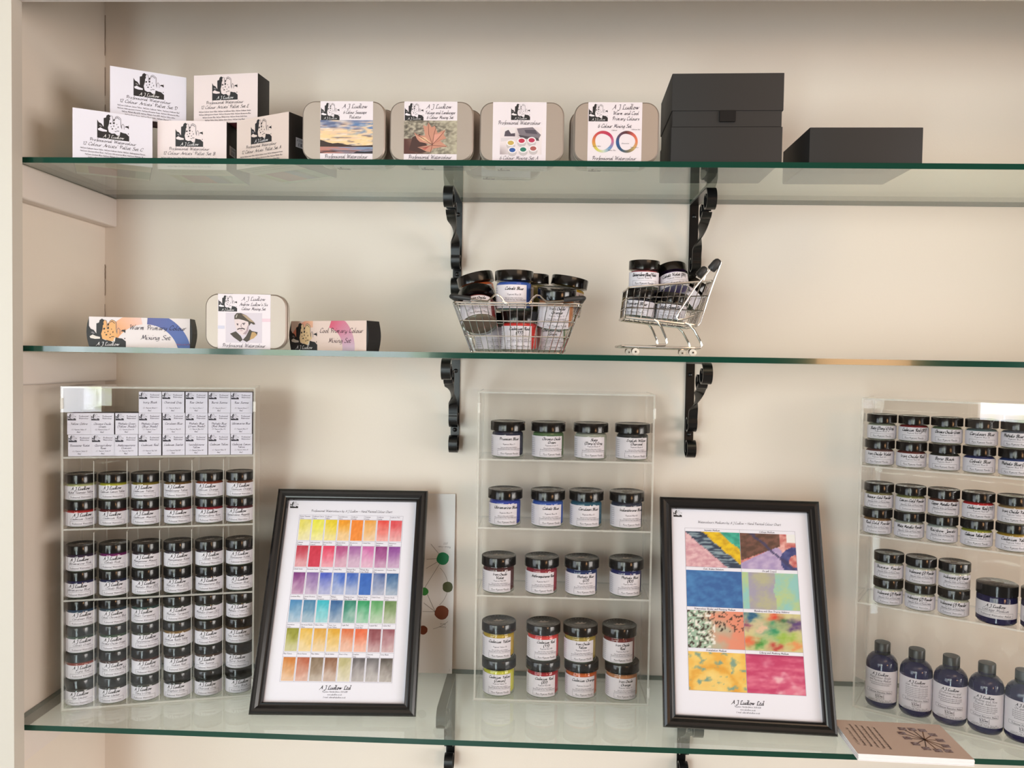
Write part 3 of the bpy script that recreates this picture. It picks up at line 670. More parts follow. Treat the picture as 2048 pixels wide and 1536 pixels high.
def small_label(kind, name, code=None):
    rb = SML['rb']; H = .0207; W = rb*3.5
    s = Sheet(W, H, (240, 236, 246), curved=True); cx = W*.5; I = (20, 15, 28); g = (84, 76, 92)
    if kind == 'water':
        s.text('A J Ludlow', cx, H*.73, .0045, I, 1.45, fit=.027); s.text(name, cx, H*.47, .0034, (74, 66, 84), .9, fit=.038)
        s.outline(cx-.0185, cx+.0185, H*.06, H*.38, .0003); s.text('Professional Watercolour', cx, H*.14, .0024, (70, 62, 78), .8, fit=.030)
    elif kind == 'pigment':
        s.text(name, cx, H*.70, .0042, I, 1.5, fit=.037); s.text(code, cx, H*.52, .0021, g, .9, slant=0); s.outline(cx-.0185, cx+.0185, H*.07, H*.40, .0003); s.text('Pure Pigment Powder', cx, H*.15, .0025, I, .9, fit=.028)
    else:
        s.text(name, cx, H*.72, .0042, I, 1.5, fit=.039); s.text('Non toxic. For use with', cx, H*.58, .0016, g, 1, fit=.026); s.text('Watercolour Binder and Painting Medium', cx, H*.45, .0018, g, 1.2, fit=.034)
        s.line([(cx-.018+i*.0036, H*.42) for i in range(11)], .0002, g, 1); s.outline(cx-.0185, cx+.0165, H*.06, H*.36, .0003); s.text('Professional Watercolour', cx-.001, H*.14, .0022, I, .8, fit=.027)
    return s, cx
def facing(x, y):                      # yaw that turns a jar front towards the shop floor in front of the shelves
    return math.atan2(x, y+1.37)*-.85
def jar(x, y, z, name, code, kind, label, cat='jar', group=None, ang=None, rot=None, rgb=None, scale=1):
    big = kind == 'big'; d = BIG if big else SML
    nm = name.replace('|', ' ')
    a = facing(x, y)+R(random.uniform(-9, 9)) if ang is None else ang
    t = thing({'big': 'pigment_jar', 'water': 'watercolour_pot', 'pigment': 'pigment_pot', 'metal': 'powder_pot'}[kind], label, cat, (x, y, z), a, group, rot=rot)
    rgb = rgb or COL.get(nm) or (60, 50, 50)
    put('glass_body', BG if big else SG, t); put('lid', BLID if big else SLID, t); put('pigment_fill', fill_mesh(big, rgb), t)
    s, cx = big_label(name, code) if big else small_label(kind, name, code)
    z0 = .0035 if big else .0026
    if big: s2 = cyl(d['rb'], z0, cx, R(9))
    else: s2 = cyl(d['rb'], z0, cx)
    put('label_wrap', MB().sheet(s, s2), t)
    return t

# ------------------------------------------------------------------ display cases
CW, CD, PT = .280, .098, .0028
SHZ = (.2810, .1705-.0002+.0, .0)
LV = [.9497+.0005, 1.1205-.0028+.0, 1.2300-.0028+.0, 1.3400-.0028]      # panel undersides: base and three shelves
def case(x, y, ang, label, cols=None):
    t = thing('display_case', label, 'display case', (x, y, LV[0]), ang, 'clear acrylic display cases')
    H = 1.4472-LV[0]; A, E = M['acrylic'], M['acrylic_edge']
    def pan(n, *a): return put(n, MB().box(*a, A, edge=E), t)
    pan('side_panel', 0, PT, PT, CD, 0, H); pan('side_panel', CW-PT, CW, PT, CD, 0, H)
    pan('back_panel', PT, CW-PT, CD-PT, CD, PT, H-PT)
    pan('top_panel', PT, CW-PT, PT, CD, H-PT, H); pan('base_panel', PT, CW-PT, PT, CD, 0, PT)
    for z in LV[1:]: pan('shelf_panel', PT, CW-PT, PT+.001, CD-PT, z-LV[0], z-LV[0]+PT)
    put('front_door', MB().box(0, CW, -.0005, PT-.0008, .0, H, A, edge=E), t)
    for zz in (H-.03, .022):
        h = MB().tube([(CW-.001, -.001, zz-.008), (CW-.001, -.001, zz+.008)], .0022, E, 8); put('door_hinge', h, t)
    put('door_hinge', MB().tube([(.002, -.001, H-.034), (.002, -.001, H-.018)], .0022, E, 8), t)
    if cols:
        for x0, z0, z1 in cols: put('divider', MB().box(x0-.0006, x0+.0006, .004, CD-.02, z0-LV[0], z1-LV[0], A, edge=E), t)
    return t
P1, A1 = (-.7253, -.2137), .27147
P3, A3 = (.5064, -.1025), -.56216
def loc(P, A, u, v): return P[0]+u*math.cos(A)-v*math.sin(A), P[1]+u*math.sin(A)+v*math.cos(A)
dv = []
for i in range(1, 6):
    xx = .0213+.0469*(i-.5)
    dv += [(xx, LV[2]+PT, LV[3]-.004), (xx, LV[1]+PT, LV[2]-.004), (xx, LV[0]+PT, LV[1]-.002)]
case(P1[0], P1[1], A1, 'left acrylic display case filled with pots and tiny white cartons', dv)
case(-.1018, -.1262, R(0), 'middle acrylic display case holding twenty tall pigment jars')
case(P3[0], P3[1], A3, 'right acrylic display case with pots above dark blue bottles')

# left case: watercolour pots
W = [
 [('Nickel Titanate Yellow', (204, 206, 150)), ('Cadmium Lemon Yellow', (196, 190, 50)), ('Cadmium Yellow', (150, 130, 40)), ('Isoindolinone Yellow', (120, 84, 30)), ('Cadmium Orange', (150, 60, 24)), ('Titanium Orange', (120, 66, 40))],
 [('Cadmium Scarlet', (196, 30, 34)), ('Cadmium Red', (110, 14, 30)), ('Cadmium Maroon', (86, 24, 34)), ('Anthraquinone Crimson', (120, 20, 36)), ('Quinacridone Rose', (160, 22, 46)), ('Quinacridone Magenta', (96, 18, 40))],
 [('Ultramarine Pink', (58, 34, 74)), ('Cobalt Pink', (130, 20, 110)), ('Manganese Mauve', (44, 26, 40)), ('Manganese Violet', (60, 50, 66)), ('Cobalt Violet', (56, 38, 52)), ('Dioxazine Violet', (40, 26, 34))],
 [('Ultramarine Blue', (34, 30, 90)), ('Cobalt Blue', (26, 34, 86)), ('Phthalo Blue (RS)', (34, 26, 40)), ('Phthalo Blue (GS)', (26, 26, 40)), ('Anthraquinone Blue', (34, 26, 34)), ('Prussian Blue', (24, 24, 34))],
 [('Cerulean Blue', (26, 70, 110)), ('Cobalt Chromite Blue', (24, 60, 84)), ('Cobalt Turquoise', (50, 84, 84)), ('Phthalo Turquoise', (30, 38, 38)), ('Phthalo Green (BS)', (30, 36, 30)), ('Phthalo Green (YS)', (30, 36, 26))],
 [('Cobalt Green', (50, 74, 60)), ('Chrome Oxide Green', (58, 84, 62)), ('Serpentine Green', (56, 60, 46)), ('Chromium Rutile Yellow', (146, 110, 62)), ('Yellow Ochre', (96, 70, 46)), ('Trans. Iron Oxide Yellow', (84, 60, 34))],
 [('Light Red', (160, 62, 52)), ('Trans. Iron Oxide Red', (70, 34, 30)), ('English Red', (84, 38, 32)), ('Indian Red', (60, 34, 32)), ('Raw Sienna', (70, 44, 30)), ('Burnt Sienna', (48, 36, 32))],
 [('Raw Umber', (48, 42, 40)), ('Burnt Umber', (38, 32, 32)), ("Davy's Grey", (62, 62, 58)), ('Graphite Grey', (50, 50, 52)), ('Charcoal Grey', (40, 38, 40)), ('Ivory Black', (24, 24, 26))]]
Zp = [LV[2]+PT+SML['h']+.0003, LV[2]+PT, LV[1]+PT+SML['h']+.0003, LV[1]+PT]+[LV[0]+PT+(3-i)*(SML['h']+.0003) for i in range(4)]
for r, row in enumerate(W):
    for c, (n, rgb) in enumerate(row):
        x, y = loc(P1, A1, .0213+.0469*c+random.uniform(-.0006, .0006), .0265+random.uniform(-.0006, .0010))
        jar(x, y, Zp[r]+.0003, n, None, 'water', 'watercolour pot labelled %s, black lid, in the left display case' % n, group='watercolour pots in the left case', rgb=rgb)
# left case: tiny cartons
def tiny_carton_sheet(lines, code):
    w = .0327; s = Sheet(w, .0329, (236, 232, 248)); I = (84, 76, 100)
    s.logo(.0006, w*.66, .0115, .0105, words=False, paper=(236, 232, 248), ink=(50, 44, 60))
    s.text('Professional', w*.70, w*.83, .0022, I, .9, fit=w*.42); s.text('Watercolour', w*.70, w*.73, .0022, I, .9, fit=w*.42)
    if len(lines) == 1: s.text(lines[0], w*.5, w*.46, .0031, I, 1, fit=w*.84)
    else: s.text(lines[0], w*.5, w*.46, .0030, I, 1, fit=w*.84); s.text(lines[1], w*.5, w*.33, .0030, I, 1, fit=w*.8)
    s.text('C.I. '+code, w*.5, w*.21, .0017, I, 1, fit=w*.62); s.text('4ml', w*.48, w*.08, .0026, I, .95)
    return s
cb = MB().bbox(0, .0334, 0, .033, 0, .0330, M['print'], .0004, col=lin((236, 232, 248))).mesh('carton')
cb2 = MB().bbox(0, .0327, .0004, .033, 0, .0328, M['print'], .0004, col=lin((60, 52, 66))).mesh('carton')
TC = [[('Ivory Black', 'Pigment Black 9'), ('Charcoal Grey', 'Pigment Black 8'), ('Raw Umber', 'Pigment Brown 7'), ('Burnt Sienna', 'Pigment Brown 7'), ('Raw Sienna', 'Pigment Brown 7')],
 [('Yellow Ochre', 'Pigment Yellow 43'), ('Chrome Oxide|Green', 'Pigment Green 17'), ('Phthalo Green|(Yellow Shade)', 'Pigment Green 36'), ('Phthalo Green|(Blue Shade)', 'Pigment Green 7'), ('Cerulean Blue', 'Pigment Blue 35'), ('Phthalo Blue|(Green Shade)', 'Pigment Blue 15:4'), ('Phthalo Blue|(Red Shade)', 'Pigment Blue 15:6'), ('Ultramarine Blue', 'Pigment Blue 29')],
 [('Dioxazine Violet', 'Pigment Violet 23'), ('Quinacridone|Rose', 'Pigment Violet 19'), ('Anthraquinone|Crimson', 'Pigment Red 177'), ('Cadmium Red', 'Pigment Red 108'), ('Cadmium Scarlet', 'Pigment Red 108'), ('Isoindolinone|Yellow', 'Pigment Yellow 110'), ('Cadmium Yellow', 'Pigment Yellow 35'), ('Cadmium Lemon|Yellow', 'Pigment Yellow 35')]]
XS = [.0112, .0466, .0812, .1159, .1500, .1840, .2178, .2430]
XS[7] = .2430+.0
for r, row in enumerate(TC):
    for i, (n, code) in enumerate(row):
        c = i+(3 if r == 0 else 0)
        u = .0066+.0337*c
        x, y = loc(P1, A1, u+random.uniform(-.0005, .0005)+(.0015 if r == 2 and c == 0 else 0), .0060+random.uniform(0, .0016))
        t = thing('paint_carton', 'tiny white paint carton reading %s, top of the left case' % n.replace('|', ' '), 'carton', (x, y, LV[3]+PT+.0003+(2-r)*.0332), A1+R(random.uniform(-1.5, 1)), 'tiny white paint cartons')
        put('carton', cb2, t); put('front_label', MB().sheet(tiny_carton_sheet(n.split('|'), code), plane((0, 0, 0), (1, 0, 0), (0, 0, 1))), t)
# middle case: large pigment jars
RK = [(3, 0, (-.0548, .0111, .080, .1469), [('Prussian Blue', 'Pigment Blue 27'), ('Chrome Oxide|Green', 'Pigment Green 17'), ("Slate|(Davy's) Grey", 'Pigment Black 19'), ('English Willow|Charcoal', 'Pigment Black 8')], 'top shelf'),
 (2, 0, (-.0572, .0121, .0747, .1402), [('Ultramarine Blue', 'Pigment Blue 29'), ('Cobalt Blue', 'Pigment Blue 28'), ('Cerulean Blue', 'Pigment Blue 35'), ('Indanthrone Blue', 'Pigment Blue 60')], 'second shelf'),
 (1, 0, (-.0661, .0042, .0693, .1415), [('Iron Oxide|Violet', 'Pigment Red 101'), ('Anthraquinone Red', 'Pigment Red 177'), ('Phthalo Blue|(GS)', 'Pigment Blue 15:4'), ('Phthalo Blue|(RS)', 'Pigment Blue 15:6')], 'third shelf'),
 (0, 1, (-.0643, .0087, .0692, .1327), [('Cadmium Yellow', 'Pigment Yellow 35'), ('Cadmium Red|(YS)', 'Pigment Red 108'), ('Iron Oxide|Yellow', 'Pigment Yellow 42'), ('Iron Oxide|Red', 'Pigment Red 101')], 'stacked on another jar'),
 (0, 0, (-.0632, .0091, .0721, .1381), [('Cadmium Yellow|(Lemon)', 'Pigment Yellow 35'), ('Cadmium Red|(BS)', 'Pigment Red 108'), ('Cadmium Orange', 'Pigment Orange 20'), ('Iron Oxide|Orange', 'Pigment Yellow 42')], 'bottom shelf')]
for lv, up_, xs, row, wh in RK:
    for x, (n, code) in zip(xs, row):
        jar(x, -.0935+random.uniform(-.0015, .0015), LV[lv]+PT+.0004+up_*(BIG['h']+.0004), n, code, 'big', 'tall pigment jar labelled %s in the middle case, %s' % (n.replace('|', ' '), wh), group='pigment jars in the middle case', ang=R(random.uniform(-4, 4)))
# right case
def pot3(u, v, z, n, code, kind, rgb):
    x, y = loc(P3, A3, u, v); nn = n
    jar(x, y, z, n, code, kind, 'small pot labelled %s, black lid, in the right display case' % nn, group='small pots in the right case', rgb=rgb, ang=facing(x, y)+R(random.uniform(-7, 7)))
Z3 = [LV[3]+PT+SML['h']+.0006, LV[3]+PT+.0003, LV[2]+PT+SML['h']+.0006, LV[2]+PT+.0003, LV[1]+PT+SML['h']+.0006, LV[1]+PT+.0003]
T3 = [[("Slate (Davy's) Grey", 'Pigment Black 19', 'pigment', (150, 156, 140)), ('Cadmium Red (BS)', 'Pigment Red 108', 'pigment', (150, 24, 40)), ('Chrome Oxide Green', 'Pigment Green 17', 'pigment', (110, 130, 96)), ('Cerulean Blue', 'Pigment Blue 35', 'pigment', (80, 110, 120)), ('Phthalo Blue (GS)', 'Pigment Blue 15:4', 'pigment', (80, 90, 110))],
 [('Iron Oxide Violet', 'Pigment Red 101', 'pigment', (110, 70, 70)), ('Iron Oxide Red', 'Pigment Red 101', 'pigment', (120, 40, 36)), ('Bone Black', 'Pigment Black 9', 'pigment', (34, 40, 30)), ('Cobalt Blue', 'Pigment Blue 28', 'pigment', (34, 50, 120)), ('Phthalo Blue (RS)', 'Pigment Blue 15:6', 'pigment', (24, 60, 130))],
 [('Shimmer Gold Powder', '', 'metal', (150, 140, 100)), ('Lemon Gold Powder', '', 'metal', (150, 150, 90)), ('Copper Metallic Powder', '', 'metal', (110, 50, 34)), ('Cadmium Red (YS)', 'Pigment Red 108', 'pigment', (220, 20, 34)), ('Iron Oxide Yellow', 'Pigment Yellow 42', 'pigment', (176, 140, 90))],
 [('Red Gold Powder', '', 'metal', (150, 110, 70)), ('White Metallic Powder', '', 'metal', (200, 200, 190)), ('Rainbow Jewels', '', 'metal', (200, 206, 206)), ('Cadmium Yellow (Lemon)', 'Pigment Yellow 35', 'pigment', (180, 180, 60)), ('Cadmium Yellow', 'Pigment Yellow 35', 'pigment', (190, 150, 40))]]
for r, row in enumerate(T3):
    for c, (n, code, kind, rgb) in enumerate(row): pot3(.0242+.0458*c+(.001 if r > 1 else .002)*(1-r % 2), .0275+random.uniform(-.0008, .001), Z3[r], n, code, kind, rgb)
for r, row in enumerate((('Shimmer Powder', 'Iridescent (5) Powder', 'Iridescent (4) Powder'), ('Iridescent (3) Powder', 'Iridescent (2) Powder', 'Iridescent (1) Powder'))):
    for c, n in enumerate(row): pot3(.0430+.0458*c, .0275, Z3[4+r], n, '', 'metal', (206, 206, 190))
# dark medium jars
def medium_jar(u, v, z, name, label):
    x, y = loc(P3, A3, u, v); h, rb, rl = .058, .0268, .0275
    t = thing('medium_jar', label, 'jar', (x, y, z), facing(x, y), 'dark blue medium jars')
    put('jar_body', MB().lathe([(rb*.9, 0), (rb, .003), (rb, h-.019), (rb*.95, h-.016), (rb*.9, h-.014)], M['cobalt'], 36), t)
    b = MB(); b.lathe([(rl*.95, h-.0165), (rl, h-.016), (rl, h-.001), (rl*.94, h), (.0001, h-.0002)], M['lid'], 36)
    s = Sheet(2*rl, 2*rl, nob=True)
    s.poly([(rl+a, rl+e) for a, e in ((-.010, -.002), (-.006, -.006), (0, -.0065), (.007, -.003), (.010, .003), (.005, .0005), (.002, .004), (-.001, .0), (-.004, .0045))], (120, 114, 108), 0)
    for i in range(26):
        a = 2*PI*i/26; s.text('AJLudlowPaintsLtdRoystonUK'[i], rl+rl*.72*math.cos(a), rl+rl*.72*math.sin(a), .003, (98, 92, 88), .9, lay=0, rot=a-PI/2 if a < PI else a+PI/2)
    b.sheet(s, plane((-rl, -rl, h), (1, 0, 0), (0, 1, 0))); put('lid', b, t)
    Wd = rb*3.1; s = Sheet(Wd, .0225, (240, 234, 240), curved=True); cx = Wd*.5; H = s.h
    s.text('A J Ludlow', cx, H*.72, .0040, (38, 32, 50), 1.6); s.text(name, cx, H*.46, .0040, (84, 76, 92), .9, fit=.036)
    s.outline(cx-.0255, cx+.0245, H*.06, H*.38, .0003); s.text('Professional Watercolour Medium', cx, H*.15, .0026, (60, 52, 70), .9, fit=.042)
    put('label_wrap', MB().sheet(s, cyl(rb, .010, cx, R(-6))), t); return t
medium_jar(.1905, .030, LV[1]+PT+.0003, 'Collage Medium', 'dark blue jar labelled Collage Medium, right of the iridescent powders')
medium_jar(.2475, .030, LV[1]+PT+.0003, 'Impasto Medium', 'dark blue jar cut off by the right edge of the picture')
# bottles
BT = [(['Watercolour Binder', 'and Painting Medium'], 2), (['Gum Arabic Solution'], 6), (['Granulation and', 'Dispersion Medium'], 3), (['Blending and Slow', 'Drying Additive'], 4), (['Ox gall Liquid'], 5)]
bb = MB().lathe([(.0160, 0), (.0205, .0015), (.0232, .006), (.0235, .010), (.0235, .066), (.0228, .072), (.0205, .0775), (.0160, .0825), (.0118, .0845), (.0118, .09)], M['cobalt'], 40).mesh('bottle_body', 50)
bc = MB()
bc.lathe([(.0112, .0815), (.0118, .082), (.0118, .1015), (.0112, .1025), (.0001, .1027)], M['cap'], 40)
bc = bc.mesh('screw_cap', 35)
for i, (L, nl) in enumerate(BT):
    u = (.0375, .0870, .1345, .1815, .2285)[i]; x, y = loc(P3, A3, u, .0285)
    t = thing('medium_bottle', 'dark blue bottle labelled %s, on the bottom of the right case' % ' '.join(L), 'bottle', (x, y, LV[0]+PT+.0003), facing(x, y)+R((-8, 0, -4, -6, 2)[i]), 'dark blue medium bottles')
    put('bottle_body', bb, t); put('screw_cap', bc, t)
    Wd = .0235*3.0; H = .050; s = Sheet(Wd, H, (232, 226, 234), curved=True); cx = Wd*.56; I = (36, 30, 46); g = (88, 78, 92)
    s.text('A J Ludlow', cx, H*.86, .0037, I, 1.7)
    v = H*.765
    for q in L: s.text(q, cx, v, .0031, g, .95, fit=.033); v -= H*.09
    for k in range(nl): s.text('Mix with watercolour paint to adjust its flow and finish', cx, v+.001, .0016, g, 1, fit=.033-.006*(k == nl-1)); v -= H*.055
    s.outline(cx-.0215, cx+.0185, H*.28, H*.385, .0003); s.text('Professional Watercolour Medium', cx, H*.305, .0025, (60, 52, 70), .9, fit=.034)
    s.text('100ml', cx, H*.165, .0043, (60, 54, 64), 1, slant=0); s.text('Made in the UK', cx, H*.115, .0016, I, 1.1, fit=.013)
    s.text('A J Ludlow Ltd, Royston, Herts, SG8', cx, H*.06, .0016, I, 1.1, fit=.034); s.text('Tel 01763 www.ajludlow.co.uk admin@ajludlow.co.uk', cx, H*.018, .0016, I, 1.3, fit=.039)
    put('label_wrap', MB().sheet(s, cyl(.0235, .0125, cx)), t)

# ------------------------------------------------------------------ picture frames
SB = ZB+GT
def frame(x, y, rz, w, h, lean, label, art):
    t = thing('picture_frame', label, 'picture frame', (x, y, SB+.0003), 0, 'black leaning picture frames', rot=(0, 0, rz))
    L = Matrix.Rotation(-lean, 4, 'X')
    fwid = .0185; b = MB()
    prof = [(0, .0), (0, -.011), (.0015, -.0145), (.005, -.0165), (.009, -.016), (.013, -.0125), (.0150, -.0118), (.0165, -.0128), (.0178, -.0115), (fwid, -.0075), (fwid, 0)]
    def ring(o, d): return [(o, d, o), (w-o, d, o), (w-o, d, h-o), (o, d, h-o)]
    V = []; F = []
    for o, d in prof: V += [L @ Vector(p) for p in ring(o, d)]
    n = len(prof)
    for k in range(n-1):
        for i in range(4):
            j = (i+1) % 4; F.append((k*4+i, k*4+j, (k+1)*4+j, (k+1)*4+i))
    for f in F: b.face([V[i] for i in f], M['frame'])
    put('moulding', b, t)
    put('backing_board', MB().box(.003, w-.003, -.003, .002, .003, h-.003, M['board'], T=L), t)
    # strut that props the frame up
    a = L @ Vector((w/2, .002, h*.62)); foot = Vector((w/2, a.y+.045, .001))
    put('easel_leg', MB().strip([a, foot], [(1, 0, 0)]*2, .045, .003, M['board']), t)
    s = Sheet(w-2*fwid+.004, h-2*fwid+.004, (240, 238, 250)); art(s, s.w, s.h)
    O = L @ Vector((fwid-.002, -.0045, fwid-.002))
    put('print', MB().sheet(s, plane(O, (1, 0, 0), L @ Vector((0, 0, 1)))), t)
    return t
SW = [[(234, 222, 100), (236, 232, 60), (236, 206, 20), (244, 156, 20), (246, 136, 40), (240, 160, 60), (236, 70, 60), (228, 76, 84)],
 [(190, 36, 60), (206, 34, 64), (228, 50, 90), (178, 70, 130), (160, 90, 160), (206, 100, 170), (140, 36, 120), (136, 60, 150)],
 [(120, 40, 120), (124, 86, 160), (70, 88, 196), (60, 100, 200), (56, 96, 190), (40, 96, 190), (70, 96, 160), (44, 92, 150)],
 [(60, 130, 186), (40, 110, 160), (40, 180, 200), (36, 90, 150), (20, 120, 96), (30, 150, 90), (80, 160, 90), (96, 130, 70)],
 [(140, 140, 20), (228, 176, 50), (222, 160, 50), (226, 168, 44), (220, 110, 60), (230, 100, 56), (130, 50, 60), (150, 84, 96)],
 [(206, 120, 40), (180, 84, 50), (110, 84, 56), (130, 80, 50), (190, 180, 130), (90, 84, 88), (96, 92, 96), (78, 70, 64)]]
NM = [['Nickel Titanate|Yellow', 'Cadmium Lemon|Yellow', 'Cadmium|Yellow', 'Isoindolinone|Yellow', 'Cadmium|Orange', 'Titanium|Orange', 'Cadmium|Scarlet', 'Cadmium Red'],
 ['Cadmium|Maroon', 'Anthraquinone|Crimson', 'Quinacridone|Rose', 'Quinacridone|Magenta', 'Ultramarine|Pink', 'Cobalt Pink', 'Manganese|Mauve', 'Manganese|Violet'],
 ['Cobalt Violet', 'Dioxazine Violet', 'Ultramarine|Blue', 'Cobalt Blue', 'Phthalo Blue|Red Shade', 'Phthalo Blue|Green Shade', 'Anthraquinone|Blue', 'Prussian Blue'],
 ['Cerulean Blue', 'Cobalt Chromite|Blue', 'Cobalt|Turquoise', 'Phthalo|Turquoise', 'Phthalo Green|Blue Shade', 'Phthalo Green|Yellow Shade', 'Cobalt Green', 'Chrome Oxide|Green'],
 ['Serpentine|Green', 'Chromium Rutile|Yellow', 'Yellow Ochre', 'Trans. Iron|Oxide Yellow', 'Light Red', 'Trans. Iron|Oxide Red', 'English Red', 'Indian Red'],
 ['Raw Sienna', 'Burnt Sienna', 'Raw Umber', 'Burnt Umber', "Davy's Grey", 'Graphite|Grey', 'Charcoal|Grey', 'Ivory Black']]
def foot_text(s, W, H):
    I = (50, 44, 60); s.text('A J Ludlow Ltd', W*.5, H*.066, .0052, I, 1.5)
    for i, q in enumerate(('Royston, Hertfordshire, SG8 6QB', 'www.ajludlow.co.uk', 'E-mail: admin@ajludlow.co.uk')): s.text(q, W*.5, H*(.052-.0125*i), .0020, (96, 90, 108), 1, slant=0, fit=.052)
def art_chart(s, W, H):
    s.logo(W*.024, H*.953, W*.062, H*.036, words=False, paper=(240, 238, 250))
    s.text('Professional Watercolours by A J Ludlow - Hand Painted Colour Chart', W*.50, H*.935, .0036, (80, 72, 92), .85, fit=W*.62)
    u0, u1, v0, v1 = W*.105, W*.895, H*.098, H*.918; ch = (v1-v0)/6; cw = (u1-u0)/8; g = (150, 146, 168)
    for r in range(7): s.rect(u0, u1, v1-r*ch-.00015, v1-r*ch+.00015, g, 2)
    for c in range(9): s.rect(u0+c*cw-.00015, u0+c*cw+.00015, v0, v1, g, 2)
    for r in range(6):
        t = v1-r*ch; s.rect(u0, u1, t-.0075, t-.0072, g, 2)
        for c in range(8):
            L = NM[r][c].split('|')
            for i, q in enumerate(L): s.text(q, u0+c*cw+.001, t-.0033-.0033*i, .0019, (110, 100, 124), 1, slant=0, align='l', fit=cw*.9)
            col = SW[r][c]; pale = mixc(col, (246, 238, 236), .62 if (r, c) not in ((0, 4), (1, 1), (2, 5)) else .1); sd = r*8+c
            s.grid(u0+(c+.07)*cw, u0+(c+.95)*cw, t-ch+.0012, t-.0078, 6, 9,
                   lambda x, y, a=col, p=pale, sd=sd: tuple(q+14*fbm(x*5+sd, y*6, sd) for q in mixc(p, a, (y-.15)*1.15+.35*fbm(x*1.5, y*2, sd*3.3))), 1)
    foot_text(s, W, H)
def art_mediums(s, W, H):
    s.logo(W*.024, H*.953, W*.062, H*.036, words=False, paper=(240, 238, 250))
    s.text('Watercolours Mediums by A J Ludlow ~ Hand Painted Colour Chart', W*.50, H*.925, .0036, (80, 72, 92), .85, fit=W*.60)
    u0, u1, v0, v1 = W*.105, W*.895, H*.118, H*.898; ch = (v1-v0)/4; cw = (u1-u0)/2; g = (130, 126, 146)
    def impasto(x, y):
        d = x*1.0+(1-y)*-.78; n = fbm(x*9, y*9, 3, 4); f = fbm(x*4, y*20, 6)
        if d < -.02+.02*n+0: c = mixc((206, 148, 160), (232, 190, 196), .5+n)
        elif d < .30+.03*n: c = mixc((38, 54, 80), (140, 160, 170), max(0, f*2.2+.2))
        elif d < .62+.03*n: c = mixc((240, 200, 20), (206, 160, 10), .4+n)
        else: c = mixc((70, 186, 160), (40, 150, 130), .5+n)
        return c
    def collage(x, y):
        n = fbm(x*8, y*8, 9, 4)
        if y < .15+.75*x and x < .8 and y > -.1:
            if x+y*.6 < 1.05: c = mixc((170, 150, 196), (196, 176, 210), .5+n)
            else: c = mixc((220, 150, 150), (240, 190, 180), .5+n)
        else: c = mixc((222, 160, 150), (190, 90, 90), .4+n)
        if y > .42+.60*x-.20 and x < .72: c = mixc((118, 78, 66), (84, 56, 44), .5+n*1.2+.3*math.sin(x*30-y*30))
        r = math.hypot((x-.98)*1.5, (y-.24)*1.0)
        if .17 < r < .40: c = mixc((48, 56, 116), (90, 96, 150), .3+n)
        if abs(y-(1.25-1.3*x)+.04*fbm(x*6, y*6, 2)) < .05: c = mixc(c, (58, 54, 96), .8)
        if x > .84 and y > .78: c = (240, 240, 240)
        return c
    def blue(x, y): return mixc((46, 96, 160), (70, 130, 190), .35+fbm(x*6, y*6, 4, 4)*.9+(.25-x*.5)*.8)
    def oxgall(x, y):
        c = mixc((146, 200, 196), (190, 204, 136), .35+fbm(x*3.5, y*2.0, 2)*.9+.3*fbm(x*18, y*18, 5))
        if .12 < x < .58+.02*math.sin(y*9): c = mixc((164, 158, 180), (182, 178, 146), .4+fbm(x*4, y*3, 11)*.9+.3*fbm(x*18, y*18, 8))
        return c
    def binder(x, y):
        n = fbm(x*3, y*3, 7); c = mixc((140, 180, 160), (228, 128, 100), (x-.35)*2.2+n*.8); c = mixc(c, (236, 206, 180), .3*(1-abs(x-.5)))
        k = fbm(x*16, y*11, 13, 4)
        if k > .22 and (x < .45 or y > .45): c = (70, 52, 44)
        elif k < -.28 and x < .5: c = (236, 232, 224)
        return c
    def blend(x, y):
        c = (214, 206, 150)
        for a, b, r, q in ((.12, .9, .16, (30, 90, 130)), (.55, .86, .15, (230, 60, 40)), (.45, .55, .2, (20, 140, 100)), (.9, .72, .16, (90, 60, 120)), (.25, .18, .14, (60, 150, 60)), (.75, .35, .2, (150, 186, 70)), (.08, .25, .13, (230, 110, 70)), (.55, .12, .12, (190, 70, 60)), (.92, .15, .14, (230, 150, 90)), (.7, .8, .12, (60, 110, 70)), (.03, .65, .1, (130, 40, 90)), (.3, .6, .16, (226, 190, 160))):
            xx, yy = x+.10*fbm(x*6, y*6, 3), y+.12*fbm(x*6, y*6, 13); c = mixc(c, q, 1.1*math.exp(-((xx-a)**2+(yy-b)**2)/(r*r*.8))*(1+.6*fbm(x*9, y*9, a*9)))
        return c
    def gran(x, y):
        c = mixc((236, 176, 70), (244, 206, 110), .5+fbm(x*3, y*3, 5)*1.2); r = math.hypot(x-.42, (y-.12)*.8)
        r += .05*fbm(x*7, y*7, 3); c = mixc(c, (226, 158, 50), .7*math.exp(-((r-.40)/.05)**2)); c = mixc(c, (246, 218, 140), .55*max(0, min(1, (.36-r)*8)))
        return mixc(c, (130, 160, 140), (fbm(x*7, y*6, 31)-.22)*3.5)
    def lift(x, y):
        c = mixc((196, 56, 104), (222, 110, 140), .4+fbm(x*3, y*7, 6, 4)*1.1+(.5-y)*.5)
        c = mixc(c, (236, 180, 190), (fbm(x*4+1, y*4, 17)-.02)*2.4*(1-abs(x-.55)*1.4)*(1.1-y)); 
        return mixc(c, (130, 30, 80), (y-.93)*9)
    P = [[('Impasto Medium', impasto), ('Collage Medium', collage)], [('Gum Arabic Solution', blue), ('Ox gall Liquid', oxgall)], [('Watercolour Binder and Painting Medium', binder), ('Blending and Slow Drying Additive', blend)], [('Granulation Medium', gran), ('Lifting and Masking Medium', lift)]]
